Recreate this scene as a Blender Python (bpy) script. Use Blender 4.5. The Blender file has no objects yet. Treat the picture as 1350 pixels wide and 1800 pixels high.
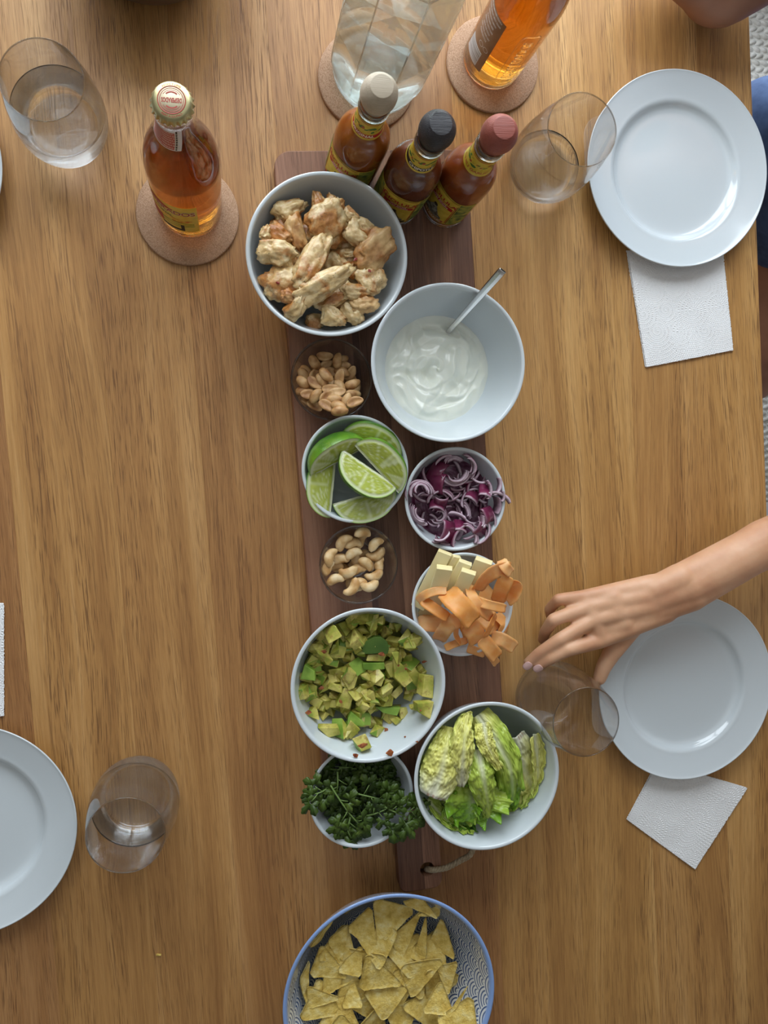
import bpy, bmesh, math, random
import numpy as np
from mathutils import Vector, Matrix, noise

PI = math.pi
S = 0.001                      # all coordinates below are millimetres above the table top
random.seed(7)
SC = bpy.context.scene
COL = SC.collection

# ------------------------------------------------------------------ camera
CF, CAX, CAY, CD = 1450.3, -0.051033, -0.177328, 816.356
ca, sa, cb, sb = math.cos(CAX), math.sin(CAX), math.cos(CAY), math.sin(CAY)
ROT = np.array([[cb, 0, sb], [0, 1, 0], [-sb, 0, cb]]) @ np.array([[1, 0, 0], [0, ca, -sa], [0, sa, ca]])
cam = bpy.data.objects.new('camera', bpy.data.cameras.new('camera'))
COL.objects.link(cam)
M4 = Matrix([list(map(float, r)) for r in ROT]).to_4x4()
M4.translation = Vector((0, 0, CD * S))
cam.matrix_world = M4
cam.data.sensor_fit = 'VERTICAL'
cam.data.sensor_height = 36.0
cam.data.lens = 36.0 * CF / 1800.0
cam.data.clip_start = 0.02
SC.camera = cam

# ------------------------------------------------------------------ world, window light, exposure
W = bpy.data.worlds.new('world'); SC.world = W; W.use_nodes = True
bg = W.node_tree.nodes['Background']
bg.inputs[0].default_value = (0.75, 0.86, 1.0, 1); bg.inputs[1].default_value = 1.0
def area(name, loc, target, sx, sy, power, color):
    d = bpy.data.lights.new(name, 'AREA'); d.shape = 'RECTANGLE'; d.size = sx; d.size_y = sy
    d.energy = power; d.color = color
    o = bpy.data.objects.new(name, d); COL.objects.link(o)
    o.location = Vector(loc) * S
    o.rotation_euler = (Vector(target) - Vector(loc)).to_track_quat('-Z', 'Z').to_euler()
    return o
area('window_daylight', (90, 1060, 400), (90, 0, 350), 1.56, 1.85, 50, (0.88, 0.95, 1.0))
SC.view_settings.view_transform = 'Standard'
SC.view_settings.look = 'None'
SC.view_settings.exposure = 0.08
SC.view_settings.gamma = 1.0
SC.view_settings.use_curve_mapping = False
SC.cycles.use_denoising = True
SC.cycles.max_bounces = 14
SC.cycles.transmission_bounces = 14
SC.cycles.transparent_max_bounces = 12
SC.cycles.glossy_bounces = 6
SC.cycles.diffuse_bounces = 4
SC.cycles.caustics_refractive = True
SC.cycles.caustics_reflective = False
SC.cycles.sample_clamp_indirect = 4.0
SC.cycles.blur_glossy = 0.3

# ------------------------------------------------------------------ helpers
def on(u, v, z=0.0):
    """point at height z (mm) seen at survey position u, v"""
    q = ROT @ np.array([(u - 675) / CF, (900 - v) / CF, -1.0])
    s = (z - CD) / q[2]
    return Vector((q[0] * s, q[1] * s, z))

def tag(o, label=None, cat=None, group=None, kind=None):
    if label: o['label'] = label
    if cat: o['category'] = cat
    if group: o['group'] = group
    if kind: o['kind'] = kind
    return o

def empty(name, loc=(0, 0, 0), rz=0.0, parent=None):
    o = bpy.data.objects.new(name, None); COL.objects.link(o)
    o.location = Vector(loc) * S; o.rotation_euler = (0, 0, rz); o.empty_display_size = .01
    if parent: o.parent = parent
    return o

def meshdata(name, V, F, mats, smooth=True, mi=None, col=None):
    m = bpy.data.meshes.new(name)
    m.from_pydata([(v[0] * S, v[1] * S, v[2] * S) for v in V], [], [tuple(f) for f in F])
    for a in (mats if isinstance(mats, (list, tuple)) else [mats]): m.materials.append(a)
    if mi is not None: m.polygons.foreach_set('material_index', list(mi))
    m.polygons.foreach_set('use_smooth', [smooth] * len(m.polygons))
    if col is not None:
        at = m.color_attributes.new('Col', 'FLOAT_COLOR', 'POINT')
        at.data.foreach_set('color', np.array([(c[0], c[1], c[2], 1.0) for c in col], dtype=np.float32).ravel())
    m.update()
    return m

def mk(name, V, F, mats, parent=None, loc=None, rot=None, **kw):
    o = bpy.data.objects.new(name, meshdata(name, V, F, mats, **kw))
    COL.objects.link(o)
    if parent: o.parent = parent
    if loc is not None: o.location = Vector(loc) * S
    if rot is not None: o.rotation_euler = rot
    return o

def lathe(prof, n=64, a0=0.0, fr=None):
    """closed revolution of a profile [(r, z)]; r = 0 makes a pole; fr(angle, r, z) may alter the radius"""
    V, F, rings = [], [], []
    for r, z in prof:
        if r <= 1e-6:
            rings.append([len(V)]); V.append((0, 0, z))
        else:
            ring = []
            for k in range(n):
                a = a0 + 2 * PI * k / n
                rr = fr(a, r, z) if fr else r
                ring.append(len(V)); V.append((rr * math.cos(a), rr * math.sin(a), z))
            rings.append(ring)
    for A, B in zip(rings, rings[1:]):
        if len(A) == 1 and len(B) == 1: continue
        for k in range(n):
            k2 = (k + 1) % n
            if len(A) == 1: F.append((A[0], B[k2], B[k]))
            elif len(B) == 1: F.append((A[k], A[k2], B[0]))
            else: F.append((A[k], A[k2], B[k2], B[k]))
    return V, F

def smoothprof(pts, n=4):
    """Catmull-Rom through profile points"""
    out = []
    P = [pts[0]] + list(pts) + [pts[-1]]
    for i in range(1, len(P) - 2):
        a, b, c, d = P[i - 1], P[i], P[i + 1], P[i + 2]
        for k in range(n):
            t = k / n
            out.append(tuple(max(0.0, .5 * (2 * b[j] + (c[j] - a[j]) * t + (2 * a[j] - 5 * b[j] + 4 * c[j] - d[j]) * t * t + (3 * b[j] - a[j] - 3 * c[j] + d[j]) * t ** 3)) if j == 0 else
                       .5 * (2 * b[j] + (c[j] - a[j]) * t + (2 * a[j] - 5 * b[j] + 4 * c[j] - d[j]) * t * t + (3 * b[j] - a[j] - 3 * c[j] + d[j]) * t ** 3) for j in range(2)))
    out.append(tuple(pts[-1]))
    return out

def catmull(P, n=8):
    P = [np.array(p, float) for p in P]
    Q = [2 * P[0] - P[1]] + P + [2 * P[-1] - P[-2]]
    out = []
    for i in range(1, len(Q) - 2):
        a, b, c, d = Q[i - 1:i + 3]
        for k in range(n):
            t = k / n
            out.append(.5 * (2 * b + (c - a) * t + (2 * a - 5 * b + 4 * c - d) * t * t + (3 * b - a - 3 * c + d) * t ** 3))
    out.append(P[-1])
    return out

def box(x0, x1, y0, y1, z0, z1, c=0.0):
    """box with chamfered top edges"""
    if c <= 0:
        V = [(x, y, z) for z in (z0, z1) for x, y in ((x0, y0), (x1, y0), (x1, y1), (x0, y1))]
        return V, [(3, 2, 1, 0), (4, 5, 6, 7), (0, 1, 5, 4), (1, 2, 6, 5), (2, 3, 7, 6), (3, 0, 4, 7)]
    V = [(x, y, z0) for x, y in ((x0, y0), (x1, y0), (x1, y1), (x0, y1))]
    V += [(x, y, z1 - c) for x, y in ((x0, y0), (x1, y0), (x1, y1), (x0, y1))]
    V += [(x, y, z1) for x, y in ((x0 + c, y0 + c), (x1 - c, y0 + c), (x1 - c, y1 - c), (x0 + c, y1 - c))]
    F = [(3, 2, 1, 0), (8, 9, 10, 11)]
    for b in (0, 4):
        for k in range(4):
            k2 = (k + 1) % 4
            F.append((b + k, b + k2, b + 4 + k2, b + 4 + k))
    return V, F

def join(parts):
    V, F = [], []
    for v, f in parts:
        b = len(V); V += list(v); F += [tuple(i + b for i in q) for q in f]
    return V, F

def tube(P, R, n=8, caps=True):
    """tube along points with radii (number or list); flat ends closed"""
    P = [np.array(p, float) for p in P]
    if not hasattr(R, '__len__'): R = [R] * len(P)
    V, F = [], []
    t = P[1] - P[0]; t /= np.linalg.norm(t)
    u = np.cross(t, (0, 0, 1.0)); 
    if np.linalg.norm(u) < 1e-3: u = np.cross(t, (1.0, 0, 0))
    u /= np.linalg.norm(u)
    for i, p in enumerate(P):
        t = P[min(i + 1, len(P) - 1)] - P[max(i - 1, 0)]; t /= (np.linalg.norm(t) + 1e-9)
        u = u - t * np.dot(u, t); u /= (np.linalg.norm(u) + 1e-9); w = np.cross(t, u)
        for k in range(n):
            a = 2 * PI * k / n
            V.append(tuple(p + (u * math.cos(a) + w * math.sin(a)) * R[i]))
    for i in range(len(P) - 1):
        for k in range(n):
            k2 = (k + 1) % n
            F.append((i * n + k, i * n + k2, (i + 1) * n + k2, (i + 1) * n + k))
    if caps:
        F.append(tuple(reversed(range(n)))); b = (len(P) - 1) * n
        F.append(tuple(b + k for k in range(n)))
    return V, F

def ico(sub):
    bm = bmesh.new(); bmesh.ops.create_icosphere(bm, subdivisions=sub, radius=1.0)
    V = [tuple(v.co) for v in bm.verts]; F = [tuple(v.index for v in f.verts) for f in bm.faces]
    bm.free(); return V, F

def hull(P):
    bm = bmesh.new()
    for p in P: bm.verts.new(p)
    r = bmesh.ops.convex_hull(bm, input=bm.verts)
    bad = {g for g in list(r['geom_interior']) + list(r['geom_unused']) if isinstance(g, bmesh.types.BMVert)}
    bmesh.ops.delete(bm, geom=[v for v in bm.verts if v in bad or not v.link_faces], context='VERTS')
    bmesh.ops.dissolve_limit(bm, angle_limit=0.12, verts=bm.verts, edges=bm.edges)
    bm.verts.index_update()
    V = [tuple(v.co) for v in bm.verts]; F = [tuple(v.index for v in f.verts) for f in bm.faces]
    bm.free(); return V, F

def bevel(V, F, w, seg=2):
    bm = bmesh.new(); vs = [bm.verts.new(v) for v in V]
    for f in F: bm.faces.new([vs[i] for i in f])
    bmesh.ops.bevel(bm, geom=bm.edges[:], offset=w, segments=seg, affect='EDGES', profile=.6, clamp_overlap=True)
    bm.verts.index_update()
    V = [tuple(v.co) for v in bm.verts]; F = [tuple(v.index for v in f.verts) for f in bm.faces]
    bm.free(); return V, F

def nz(x, y, z, s=1.0):
    return noise.noise(Vector((x * s, y * s, z * s)))

def euler(rx, ry, rz):
    return Matrix.Rotation(rz, 3, 'Z') @ Matrix.Rotation(ry, 3, 'Y') @ Matrix.Rotation(rx, 3, 'X')

# ------------------------------------------------------------------ materials
class NT:
    def __init__(s, name):
        s.m = bpy.data.materials.new(name); s.m.use_nodes = True
        s.t = s.m.node_tree; s.p = s.t.nodes['Principled BSDF']; s.tc = None
    def node(s, typ, **kw):
        n = s.t.nodes.new(typ)
        for k, v in kw.items(): setattr(n, k, v)
        return n
    def link(s, a, b): s.t.links.new(a, b)
    def put(s, sock, v):
        if hasattr(v, 'is_output'): s.link(v, sock)
        elif isinstance(v, (tuple, list)): sock.default_value = tuple(v) + ((1,) if len(v) == 3 and len(sock.default_value) == 4 else ())
        else: sock.default_value = v
    def coord(s, kind='Object', scale=(1, 1, 1), rand=0.0, rot=(0, 0, 0)):
        if s.tc is None: s.tc = s.node('ShaderNodeTexCoord')
        out = s.tc.outputs[kind]
        if rand:
            oi = s.node('ShaderNodeObjectInfo'); mul = s.math('MULTIPLY', oi.outputs['Random'], rand)
            va = s.node('ShaderNodeVectorMath', operation='ADD'); s.link(out, va.inputs[0]); s.link(mul, va.inputs[1]); out = va.outputs[0]
        mp = s.node('ShaderNodeMapping'); mp.inputs['Scale'].default_value = scale; mp.inputs['Rotation'].default_value = rot
        s.link(out, mp.inputs['Vector']); return mp.outputs[0]
    def math(s, op, a, b=None, c=None, clamp=False):
        n = s.node('ShaderNodeMath', operation=op); n.use_clamp = clamp
        for i, v in enumerate((a, b, c)):
            if v is not None: s.put(n.inputs[i], v)
        return n.outputs[0]
    def noise(s, vec, scale, detail=3, rough=.5, dist=0.0):
        n = s.node('ShaderNodeTexNoise'); s.link(vec, n.inputs['Vector'])
        n.inputs['Scale'].default_value = scale; n.inputs['Detail'].default_value = detail
        n.inputs['Roughness'].default_value = rough; n.inputs['Distortion'].default_value = dist
        return n.outputs[0]
    def voro(s, vec, scale, feature='F1', out='Distance'):
        n = s.node('ShaderNodeTexVoronoi', feature=feature); s.link(vec, n.inputs['Vector']); n.inputs['Scale'].default_value = scale
        return n.outputs[out]
    def ramp(s, fac, stops, interp='LINEAR'):
        n = s.node('ShaderNodeValToRGB'); n.color_ramp.interpolation = interp
        e = n.color_ramp.elements
        while len(e) < len(stops): e.new(.5)
        for el, (p, c) in zip(e, stops):
            el.position = p; el.color = tuple(c) + (1,) if hasattr(c, '__len__') else (c, c, c, 1)
        s.link(fac, n.inputs[0]); return n.outputs[0]
    def mix(s, fac, a, b, blend='MIX'):
        n = s.node('ShaderNodeMix', data_type='RGBA', blend_type=blend)
        s.put(n.inputs[0], fac); s.put(n.inputs[6], a); s.put(n.inputs[7], b); return n.outputs[2]
    def attr(s, name='Col'):
        n = s.node('ShaderNodeAttribute'); n.attribute_name = name; return n.outputs['Color']
    def rand(s): return s.node('ShaderNodeObjectInfo').outputs['Random']
    def bump(s, h, strength=.3, dist=.001):
        n = s.node('ShaderNodeBump'); n.inputs['Strength'].default_value = strength; n.inputs['Distance'].default_value = dist
        s.link(h, n.inputs['Height']); s.link(n.outputs[0], s.p.inputs['Normal'])
    def set(s, **kw):
        for k, v in kw.items():
            s.put(s.p.inputs[k.replace('_', ' ')], v)
        return s

def pm(name, color, rough=.5, **kw):
    n = NT(name); n.set(Base_Color=color, Roughness=rough, **kw); return n.m

def mottled(name, stops, scale, rough=.5, detail=4, bump=.0, bscale=None, rand=3.0, sss=0.0, **kw):
    n = NT(name); v = n.coord(rand=rand)
    f = n.noise(v, scale, detail)
    n.set(Base_Color=n.ramp(f, stops), Roughness=rough, **kw)
    if sss:
        n.set(Subsurface_Weight=sss, Subsurface_Radius=(.4, .3, .2), Subsurface_Scale=.006)
    if bump: n.bump(n.noise(v, bscale or scale * 3, 4), bump, .0006)
    return n.m

def wood(name, dark, mid, light, pore, rnd=.25, gscale=1.0, rough=.42, porestr=.55, bump=.22, dirn='Y', seam=0):
    n = NT(name)
    def sc(across, along): return (across, along, across) if dirn == 'Y' else (along, across, across)
    warp = n.noise(n.coord(scale=sc(6, 1.1), rand=37.0), 1.0, 2)
    va = n.node('ShaderNodeVectorMath', operation='MULTIPLY_ADD')
    cmb = n.node('ShaderNodeCombineXYZ'); n.link(warp, cmb.inputs[0 if dirn == 'Y' else 1])
    base = n.coord(rand=37.0)
    n.link(cmb.outputs[0], va.inputs[0]); va.inputs[1].default_value = (.055, .055, .055); n.link(base, va.inputs[2])
    def mp(scale):
        m = n.node('ShaderNodeMapping'); m.inputs['Scale'].default_value = scale; n.link(va.outputs[0], m.inputs['Vector']); return m.outputs[0]
    broad = n.noise(mp(sc(34 * gscale, 1.6)), 1.0, 3, .55)
    fine = n.noise(mp(sc(380 * gscale, 9)), 1.0, 5, .7)
    fib = n.noise(mp(sc(1500, 40)), 1.0, 3, .6)
    f = n.math('ADD', n.math('MULTIPLY', broad, .6), n.math('MULTIPLY', fine, .4))
    c = n.ramp(f, [(.34, dark), (.5, mid), (.64, light)])
    c = n.mix(n.math('MULTIPLY', n.math('SUBTRACT', fib, .5), .9, clamp=True), c, pore)
    pn = n.noise(mp(sc(1250, 34)), 1.0, 2, .5, .3)
    pm_ = n.ramp(pn, [(.515, 0.0), (.63, 1.0)])
    dens = n.ramp(n.noise(mp(sc(60, 2)), 1.0, 2), [(.35, .15), (.62, 1.0)])
    pf = n.math('MULTIPLY', n.math('MULTIPLY', pm_, dens), porestr)
    c = n.mix(pf, c, pore)
    r = n.rand()
    hv = n.node('ShaderNodeHueSaturation'); n.link(c, hv.inputs['Color'])
    n.link(n.math('MULTIPLY_ADD', r, rnd, 1 - rnd / 2), hv.inputs['Value'])
    n.link(n.math('MULTIPLY_ADD', r, .012, .494), hv.inputs['Hue'])
    n.set(Base_Color=hv.outputs[0], Roughness=n.math('MULTIPLY_ADD', pf, .25, rough))
    n.bump(n.math('SUBTRACT', fib, n.math('MULTIPLY', pf, 1.5)), bump, .0004)
    return n.m

OAK = wood('oak', (.29, .128, .037), (.435, .218, .068), (.56, .310, .115), (.13, .052, .015), rnd=.26, porestr=.75)
WALNUT = wood('board_wood', (.085, .032, .016), (.145, .060, .031), (.22, .098, .053), (.04, .015, .008), rnd=.75, porestr=.6, rough=.5, gscale=1.3)
REDWOOD = wood('board_wood_light', (.17, .068, .036), (.26, .115, .066), (.35, .17, .10), (.08, .03, .015), rnd=.2, porestr=.5, rough=.5, gscale=1.3)
PORC = pm('white_porcelain', (.60, .655, .685), .12, Coat_Weight=.4, Coat_Roughness=.04)
def glass(name, color, ior, clear):
    n = NT(name); n.set(Base_Color=color, Roughness=0.0, Transmission_Weight=1.0, IOR=ior)
    tp = n.node('ShaderNodeBsdfTransparent'); tp.inputs[0].default_value = tuple(color) + (1,)
    mx = n.node('ShaderNodeMixShader'); mx.inputs[0].default_value = clear
    n.link(n.p.outputs[0], mx.inputs[1]); n.link(tp.outputs[0], mx.inputs[2]); n.link(mx.outputs[0], n.t.nodes['Material Output'].inputs[0])
    return n.m
GLASS = glass('clear_glass', (.985, .99, .99), 1.46, .16)
BOTTLEGLASS = glass('bottle_glass', (.985, .99, .985), 1.47, .15)
GREENGLASS = glass('green_tinted_glass', (.93, .975, .96), 1.48, .25)
WATER = NT('water').set(Base_Color=(.99, 1, 1), Roughness=0.0, Transmission_Weight=1.0, IOR=1.33).m
def volume_liquid(name, color, dens, ior):
    n = NT(name); n.set(Base_Color=(1, 1, 1), Roughness=0.0, Transmission_Weight=1.0, IOR=ior)
    ab = n.node('ShaderNodeVolumeAbsorption'); ab.inputs[0].default_value = tuple(color) + (1,); ab.inputs[1].default_value = dens
    n.link(ab.outputs[0], n.t.nodes['Material Output'].inputs['Volume']); return n.m
BEER = volume_liquid('amber_beer', (.955, .70, .0), 62.0, 1.34)
STEEL = pm('brushed_steel', (.62, .61, .60), .22, Metallic=1.0)
# ------------------------------------------------------------------ room
WALLM = mottled('painted_wall', [(.3, (.46, .43, .39)), (.7, (.50, .47, .43))], 6, .85, bump=.1)
CEILM = pm('ceiling_paint', (.62, .60, .57), .9)
FLOORM = wood('floor_boards', (.20, .12, .07), (.30, .19, .11), (.38, .25, .15), (.12, .07, .04), rnd=.2)
X0, X1, Y0, Y1, ZF, ZC = -2100, 2600, -2300, 1120, -740, 1700
def slab(name, *a, mat=WALLM, parent=None):
    V, F = box(*a); o = mk(name, V, F, mat, smooth=False, parent=parent)
    if parent is None: o['kind'] = 'structure'
    return o
fl = slab('floor', X0, X1, Y0, Y1, ZF - 60, ZF - 2, mat=FLOORM)
k = 0
for xx in range(X0, X1, 180):
    V, F = box(0.6, 179.4, Y0, Y1, -2, 0, .6)
    mk('floor_board', V, F, FLOORM, parent=fl, loc=(xx, 0, ZF), smooth=False)
slab('ceiling', X0, X1, Y0, Y1, ZC, ZC + 60, mat=CEILM)
slab('wall_left', X0 - 80, X0, Y0, Y1, ZF, ZC)
slab('wall_right', X1, X1 + 80, Y0, Y1, ZF, ZC)
slab('wall_front', X0, X1, Y0 - 80, Y0, ZF, ZC)
wx0, wx1, wz0, wz1 = -720, 900, -560, 1350
V, F = join([box(X0, wx0, Y1 - 60, Y1 + 80, ZF, ZC), box(wx1, X1, Y1 - 60, Y1 + 80, ZF, ZC),
             box(wx0, wx1, Y1 - 60, Y1 + 80, ZF, wz0), box(wx0, wx1, Y1 - 60, Y1 + 80, wz1, ZC)])
o = mk('wall_window', V, F, WALLM, smooth=False); o['kind'] = 'structure'
WHITE = pm('white_paint', (.8, .8, .79), .4)
win = empty('window_1', (0, Y1 - 100, 0)); win['kind'] = 'structure'
for a in ((wx0, wx1, wz0 - 30, wz0 + 30), (wx0, wx1, wz1 - 30, wz1 + 30)):
    V, F = box(a[0], a[1], -20, 20, a[2], a[3]); mk('window_rail', V, F, WHITE, win, smooth=False)
for x in (wx0, 90, wx1):
    V, F = box(x - 35, x + 35, -20, 20, wz0, wz1); mk('window_mullion', V, F, WHITE, win, smooth=False)
for nm, a in (('baseboard_left', (X0, X0 + 15, Y0, Y1)), ('baseboard_right', (X1 - 15, X1, Y0, Y1))):
    slab(nm, *a, ZF, ZF + 90, mat=WHITE)

# rug: rows of plaited wool loops
def rug():
    t = empty('woven_rug', (0, 0, ZF))
    tag(t, 'thick white woven wool rug on the floor beyond the right table edge', 'rug')
    n = NT('rug_wool'); v = n.coord()
    n.set(Base_Color=n.ramp(n.noise(v, 60, 4), [(.3, (.62, .61, .56)), (.6, (.82, .82, .79))]), Roughness=.95)
    n.bump(n.noise(v, 900, 3), .6, .001)
    V, F = box(1015, 2100, -900, 1040, .5, 7); mk('backing', V, F, n.m, t, smooth=False)
    V, F = [], []
    pitch, row = 17.0, 13.0
    rr = random.Random(5)
    for j in range(int(1890 / row)):
        y = -870 + j * row
        for i in range(int(330 / pitch)):
            x = 1022 + (i + .5 * (j % 2)) * pitch + rr.uniform(-1.5, 1.5)
            b = len(V); a = .5 if j % 2 else -.5
            L, w, h = 10.5, 5.2 + rr.uniform(-.6, .6), 6.5
            ux, uy = math.cos(a * .8), math.sin(a * .8)
            for s_, k_ in ((-1, .35), (-.5, .9), (.5, .9), (1, .35)):
                for q in range(5):
                    th = PI * q / 4
                    px, py = s_ * L, math.cos(th) * w * k_
                    V.append((x + px * ux - py * uy, y + px * uy + py * ux, 6 + math.sin(th) * h * k_ - (1.5 if abs(s_) == 1 else 0)))
            for s_ in range(3):
                for q in range(4):
                    F.append((b + s_ * 5 + q, b + (s_ + 1) * 5 + q, b + (s_ + 1) * 5 + q + 1, b + s_ * 5 + q + 1))
    o = mk('wool_loops', V, F, n.m, t); o['kind'] = 'stuff'
rug()

# ------------------------------------------------------------------ table
TA = 0.0655
tb = empty('dining_table', (553.6 + 248.1 * 0 , 248.1, 0), TA)
tag(tb, 'large oak dining table of glued staves, laid for a meal', 'table')
rr = random.Random(3)
edges = [0, 62, 152, 238, 330, 419, 508, 600, 684, 775, 862, 950, 1000]
for a, b in zip(edges, edges[1:]):
    y0, y1 = -1120, 620
    cuts = [y0, y1]
    V, F = box(-(b - a) / 2 + .02, (b - a) / 2 - .02, y0, y1, -27, 0, .10)
    mk('plank', V, F, OAK, tb, loc=(-(a + b) / 2, 0, 0), smooth=False)
for sx, sy in ((-60, -1050), (-940, -1050), (-60, 560), (-940, 560)):
    V, F = box(sx - 38, sx + 38, sy - 38, sy + 38, ZF + 0.5, -27.2); mk('leg', V, F, OAK, tb, smooth=False)
V, F = join([box(-910, -90, -1065, -1040, -110, -27.2), box(-910, -90, 550, 575, -110, -27.2), box(-75, -50, -1010, 520, -110, -27.2), box(-950, -925, -1010, 520, -110, -27.2)])
mk('apron', V, F, OAK, tb, smooth=False)

# ------------------------------------------------------------------ serving board (strips glued side by side, handle with a hole)
BH = 17.0
def board():
    A = 0.0745
    t = empty('serving_board', (0, 0, 0.1), 0)
    tag(t, 'long reddish-brown wooden serving board under all the small bowls', 'serving board')
    # local frame: origin at image-left edge point, x across, y along
    o = Vector((37.0, 300.0, 0)); ex = Vector((math.cos(A), math.sin(A), 0)); ey = Vector((-math.sin(A), math.cos(A), 0))
    t.location = Vector((37.0, 300.0, .1)) * S; t.rotation_euler = (0, 0, A)
    Wd, L, hl, hw = 189.0, 632.0, 104.0, 44.0
    hx = Wd / 2 - 4
    def top(x):
        r = 16.0
        d = min(x, Wd - x)
        return 0.0 - (r - math.sqrt(max(0, r * r - (r - d) ** 2)) if d < r else 0)
    def bot(x):
        d = abs(x - hx)
        if d <= hw / 2 - 9: return -L - hl
        if d <= hw / 2: 
            q = d - (hw / 2 - 9); return -L - hl + (9 - math.sqrt(max(0, 81 - q * q)))
        q = d - hw / 2
        y = -L + 18 * max(0, 1 - q / 22) ** 2 * -1
        e = min(x, Wd - x); r = 16.0
        return y + (r - math.sqrt(max(0, r * r - (r - e) ** 2)) if e < r else 0)
    eds = [0, 36, 62, hx - hw / 2, hx + 4, hx + hw / 2, 140, 166, Wd]
    for i, (a, b) in enumerate(zip(eds, eds[1:])):
        a_, b_ = a + .01, b - .01
        N = 26
        xs = [a_ + (b_ - a_) * (.5 - .5 * math.cos(PI * k / N)) for k in range(N + 1)]
        c = .9
        rows = []
        V = []
        for (dy, z, dx) in ((0, 0, 0), (0, BH - c, 0), (c, BH, c)):
            up = [(min(max(x, a_ + (dx if i == 0 else .03 if dx else 0)), b_ - (dx if i == len(eds) - 2 else .03 if dx else 0)), top(x) - dy, z) for x in xs]
            dn = [(min(max(x, a_ + (dx if i == 0 else .03 if dx else 0)), b_ - (dx if i == len(eds) - 2 else .03 if dx else 0)), bot(x) + dy, z) for x in xs]
            V += up + dn[::-1]
        n = 2 * (N + 1)
        F = []
        for l in range(2):
            for k in range(n):
                k2 = (k + 1) % n
                F.append((l * n + k2, l * n + k, (l + 1) * n + k, (l + 1) * n + k2))
        for k in range(N):
            F.append((2 * n + k, 2 * n + n - 1 - k, 2 * n + n - 2 - k, 2 * n + k + 1))
            F.append((k + 1, n - 2 - k, n - 1 - k, k))
        V = [(x - (a + b) / 2, y, z) for x, y, z in V]
        ob = mk('strip', V, F, REDWOOD if i in (0, 1, 4) else WALNUT, t, loc=((a + b) / 2, 0, 0), smooth=False)
        if abs((a + b) / 2 - hx) < hw / 2 + 1 and b - a > 10:
            hw_ = Matrix.Rotation(-A, 3, 'Z') @ (on(751, 1528, BH) - o); cx, cy = hw_.x, hw_.y
            cv, cf = lathe([(0, -5), (7.5, -5), (7.5, 30), (0, 30)], 28)
            cut = mk('cut', [(x + cx - (a + b) / 2, y + cy, z) for x, y, z in cv], cf, WALNUT, t, loc=((a + b) / 2, 0, 0))
            md = ob.modifiers.new('b', 'BOOLEAN'); md.object = cut; md.operation = 'DIFFERENCE'; md.solver = 'EXACT'
            dg = bpy.context.evaluated_depsgraph_get()
            me = bpy.data.meshes.new_from_object(ob.evaluated_get(dg)); ob.modifiers.clear(); ob.data = me
            bpy.data.objects.remove(cut)
    # jute cord through the hole
    J = NT('jute'); v = J.coord()
    J.set(Base_Color=J.ramp(J.noise(v, 300, 3), [(.3, (.30, .22, .13)), (.7, (.50, .41, .27))]), Roughness=.9)
    hole = on(752, 1528, BH)
    P = catmull([on(750, 1528, 6), on(753, 1528, 15), on(762, 1529, 19.5), on(785, 1525, 19), on(808, 1513, 19.5), on(828, 1500, 19.5), on(835, 1470, 19.5), on(815, 1440, 19.5), on(780, 1470, 19.5)], 14)
    inv = Matrix.Rotation(-A, 3, 'Z')
    pts = [inv @ (Vector(p) - Vector((37.0, 300.0, .1))) for p in P]
    parts = []
    for ph in (0, 2 * PI / 3, 4 * PI / 3):
        Q = []
        for i, p in enumerate(pts):
            tt = pts[min(i + 1, len(pts) - 1)] - pts[max(i - 1, 0)]; tt.normalize()
            u = tt.cross(Vector((0, 0, 1))).normalized(); w = u.cross(tt)
            a = i * .62 + ph
            Q.append(p + (u * math.cos(a) + w * math.sin(a)) * 1.5)
        parts.append(tube(Q, 1.75, 8))
    V, F = join(parts); mk('cord', V, F, J.m, t)
board()

# ------------------------------------------------------------------ cork coasters
CORK = NT('cork'); v = CORK.coord(rand=5.0)
c1 = CORK.ramp(CORK.voro(v, 1500, out='Color'), [(.1, (.26, .14, .075)), (.5, (.42, .25, .15)), (.9, (.56, .37, .25))])
c2 = CORK.ramp(CORK.noise(v, 950, 4, .75), [(.38, (.19, .09, .045)), (.46, (.43, .26, .155)), (.62, (.46, .285, .18)), (.72, (.62, .45, .33))])
CORK.set(Base_Color=CORK.mix(.5, c1, c2), Roughness=.9); CORK.bump(CORK.noise(v, 700, 4), .5, .0008)
CORK = CORK.m
def coaster(x, y, label):
    prof = [(0, 0), (46.6, 0), (47.3, .7), (47.5, 2.2), (47.3, 3.9), (46.4, 4.7), (30, 4.8), (0, 4.8)]
    V, F = lathe(prof, 96, fr=lambda a, r, z: r + (.35 * nz(math.cos(a) * 9, math.sin(a) * 9, z) if r > 40 else 0))
    tag(mk('coaster', V, F, CORK, loc=(x, y, .05)), label, 'coaster', 'round cork coasters')
coaster(-42.5, 240.8, 'round cork coaster under the capped beer bottle at the left')
coaster(256.2, 404.4, 'round cork coaster under the beer bottle cut off by the top edge')
coaster(128.5, 379.0, 'round cork coaster under the large faceted water bottle')

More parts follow.
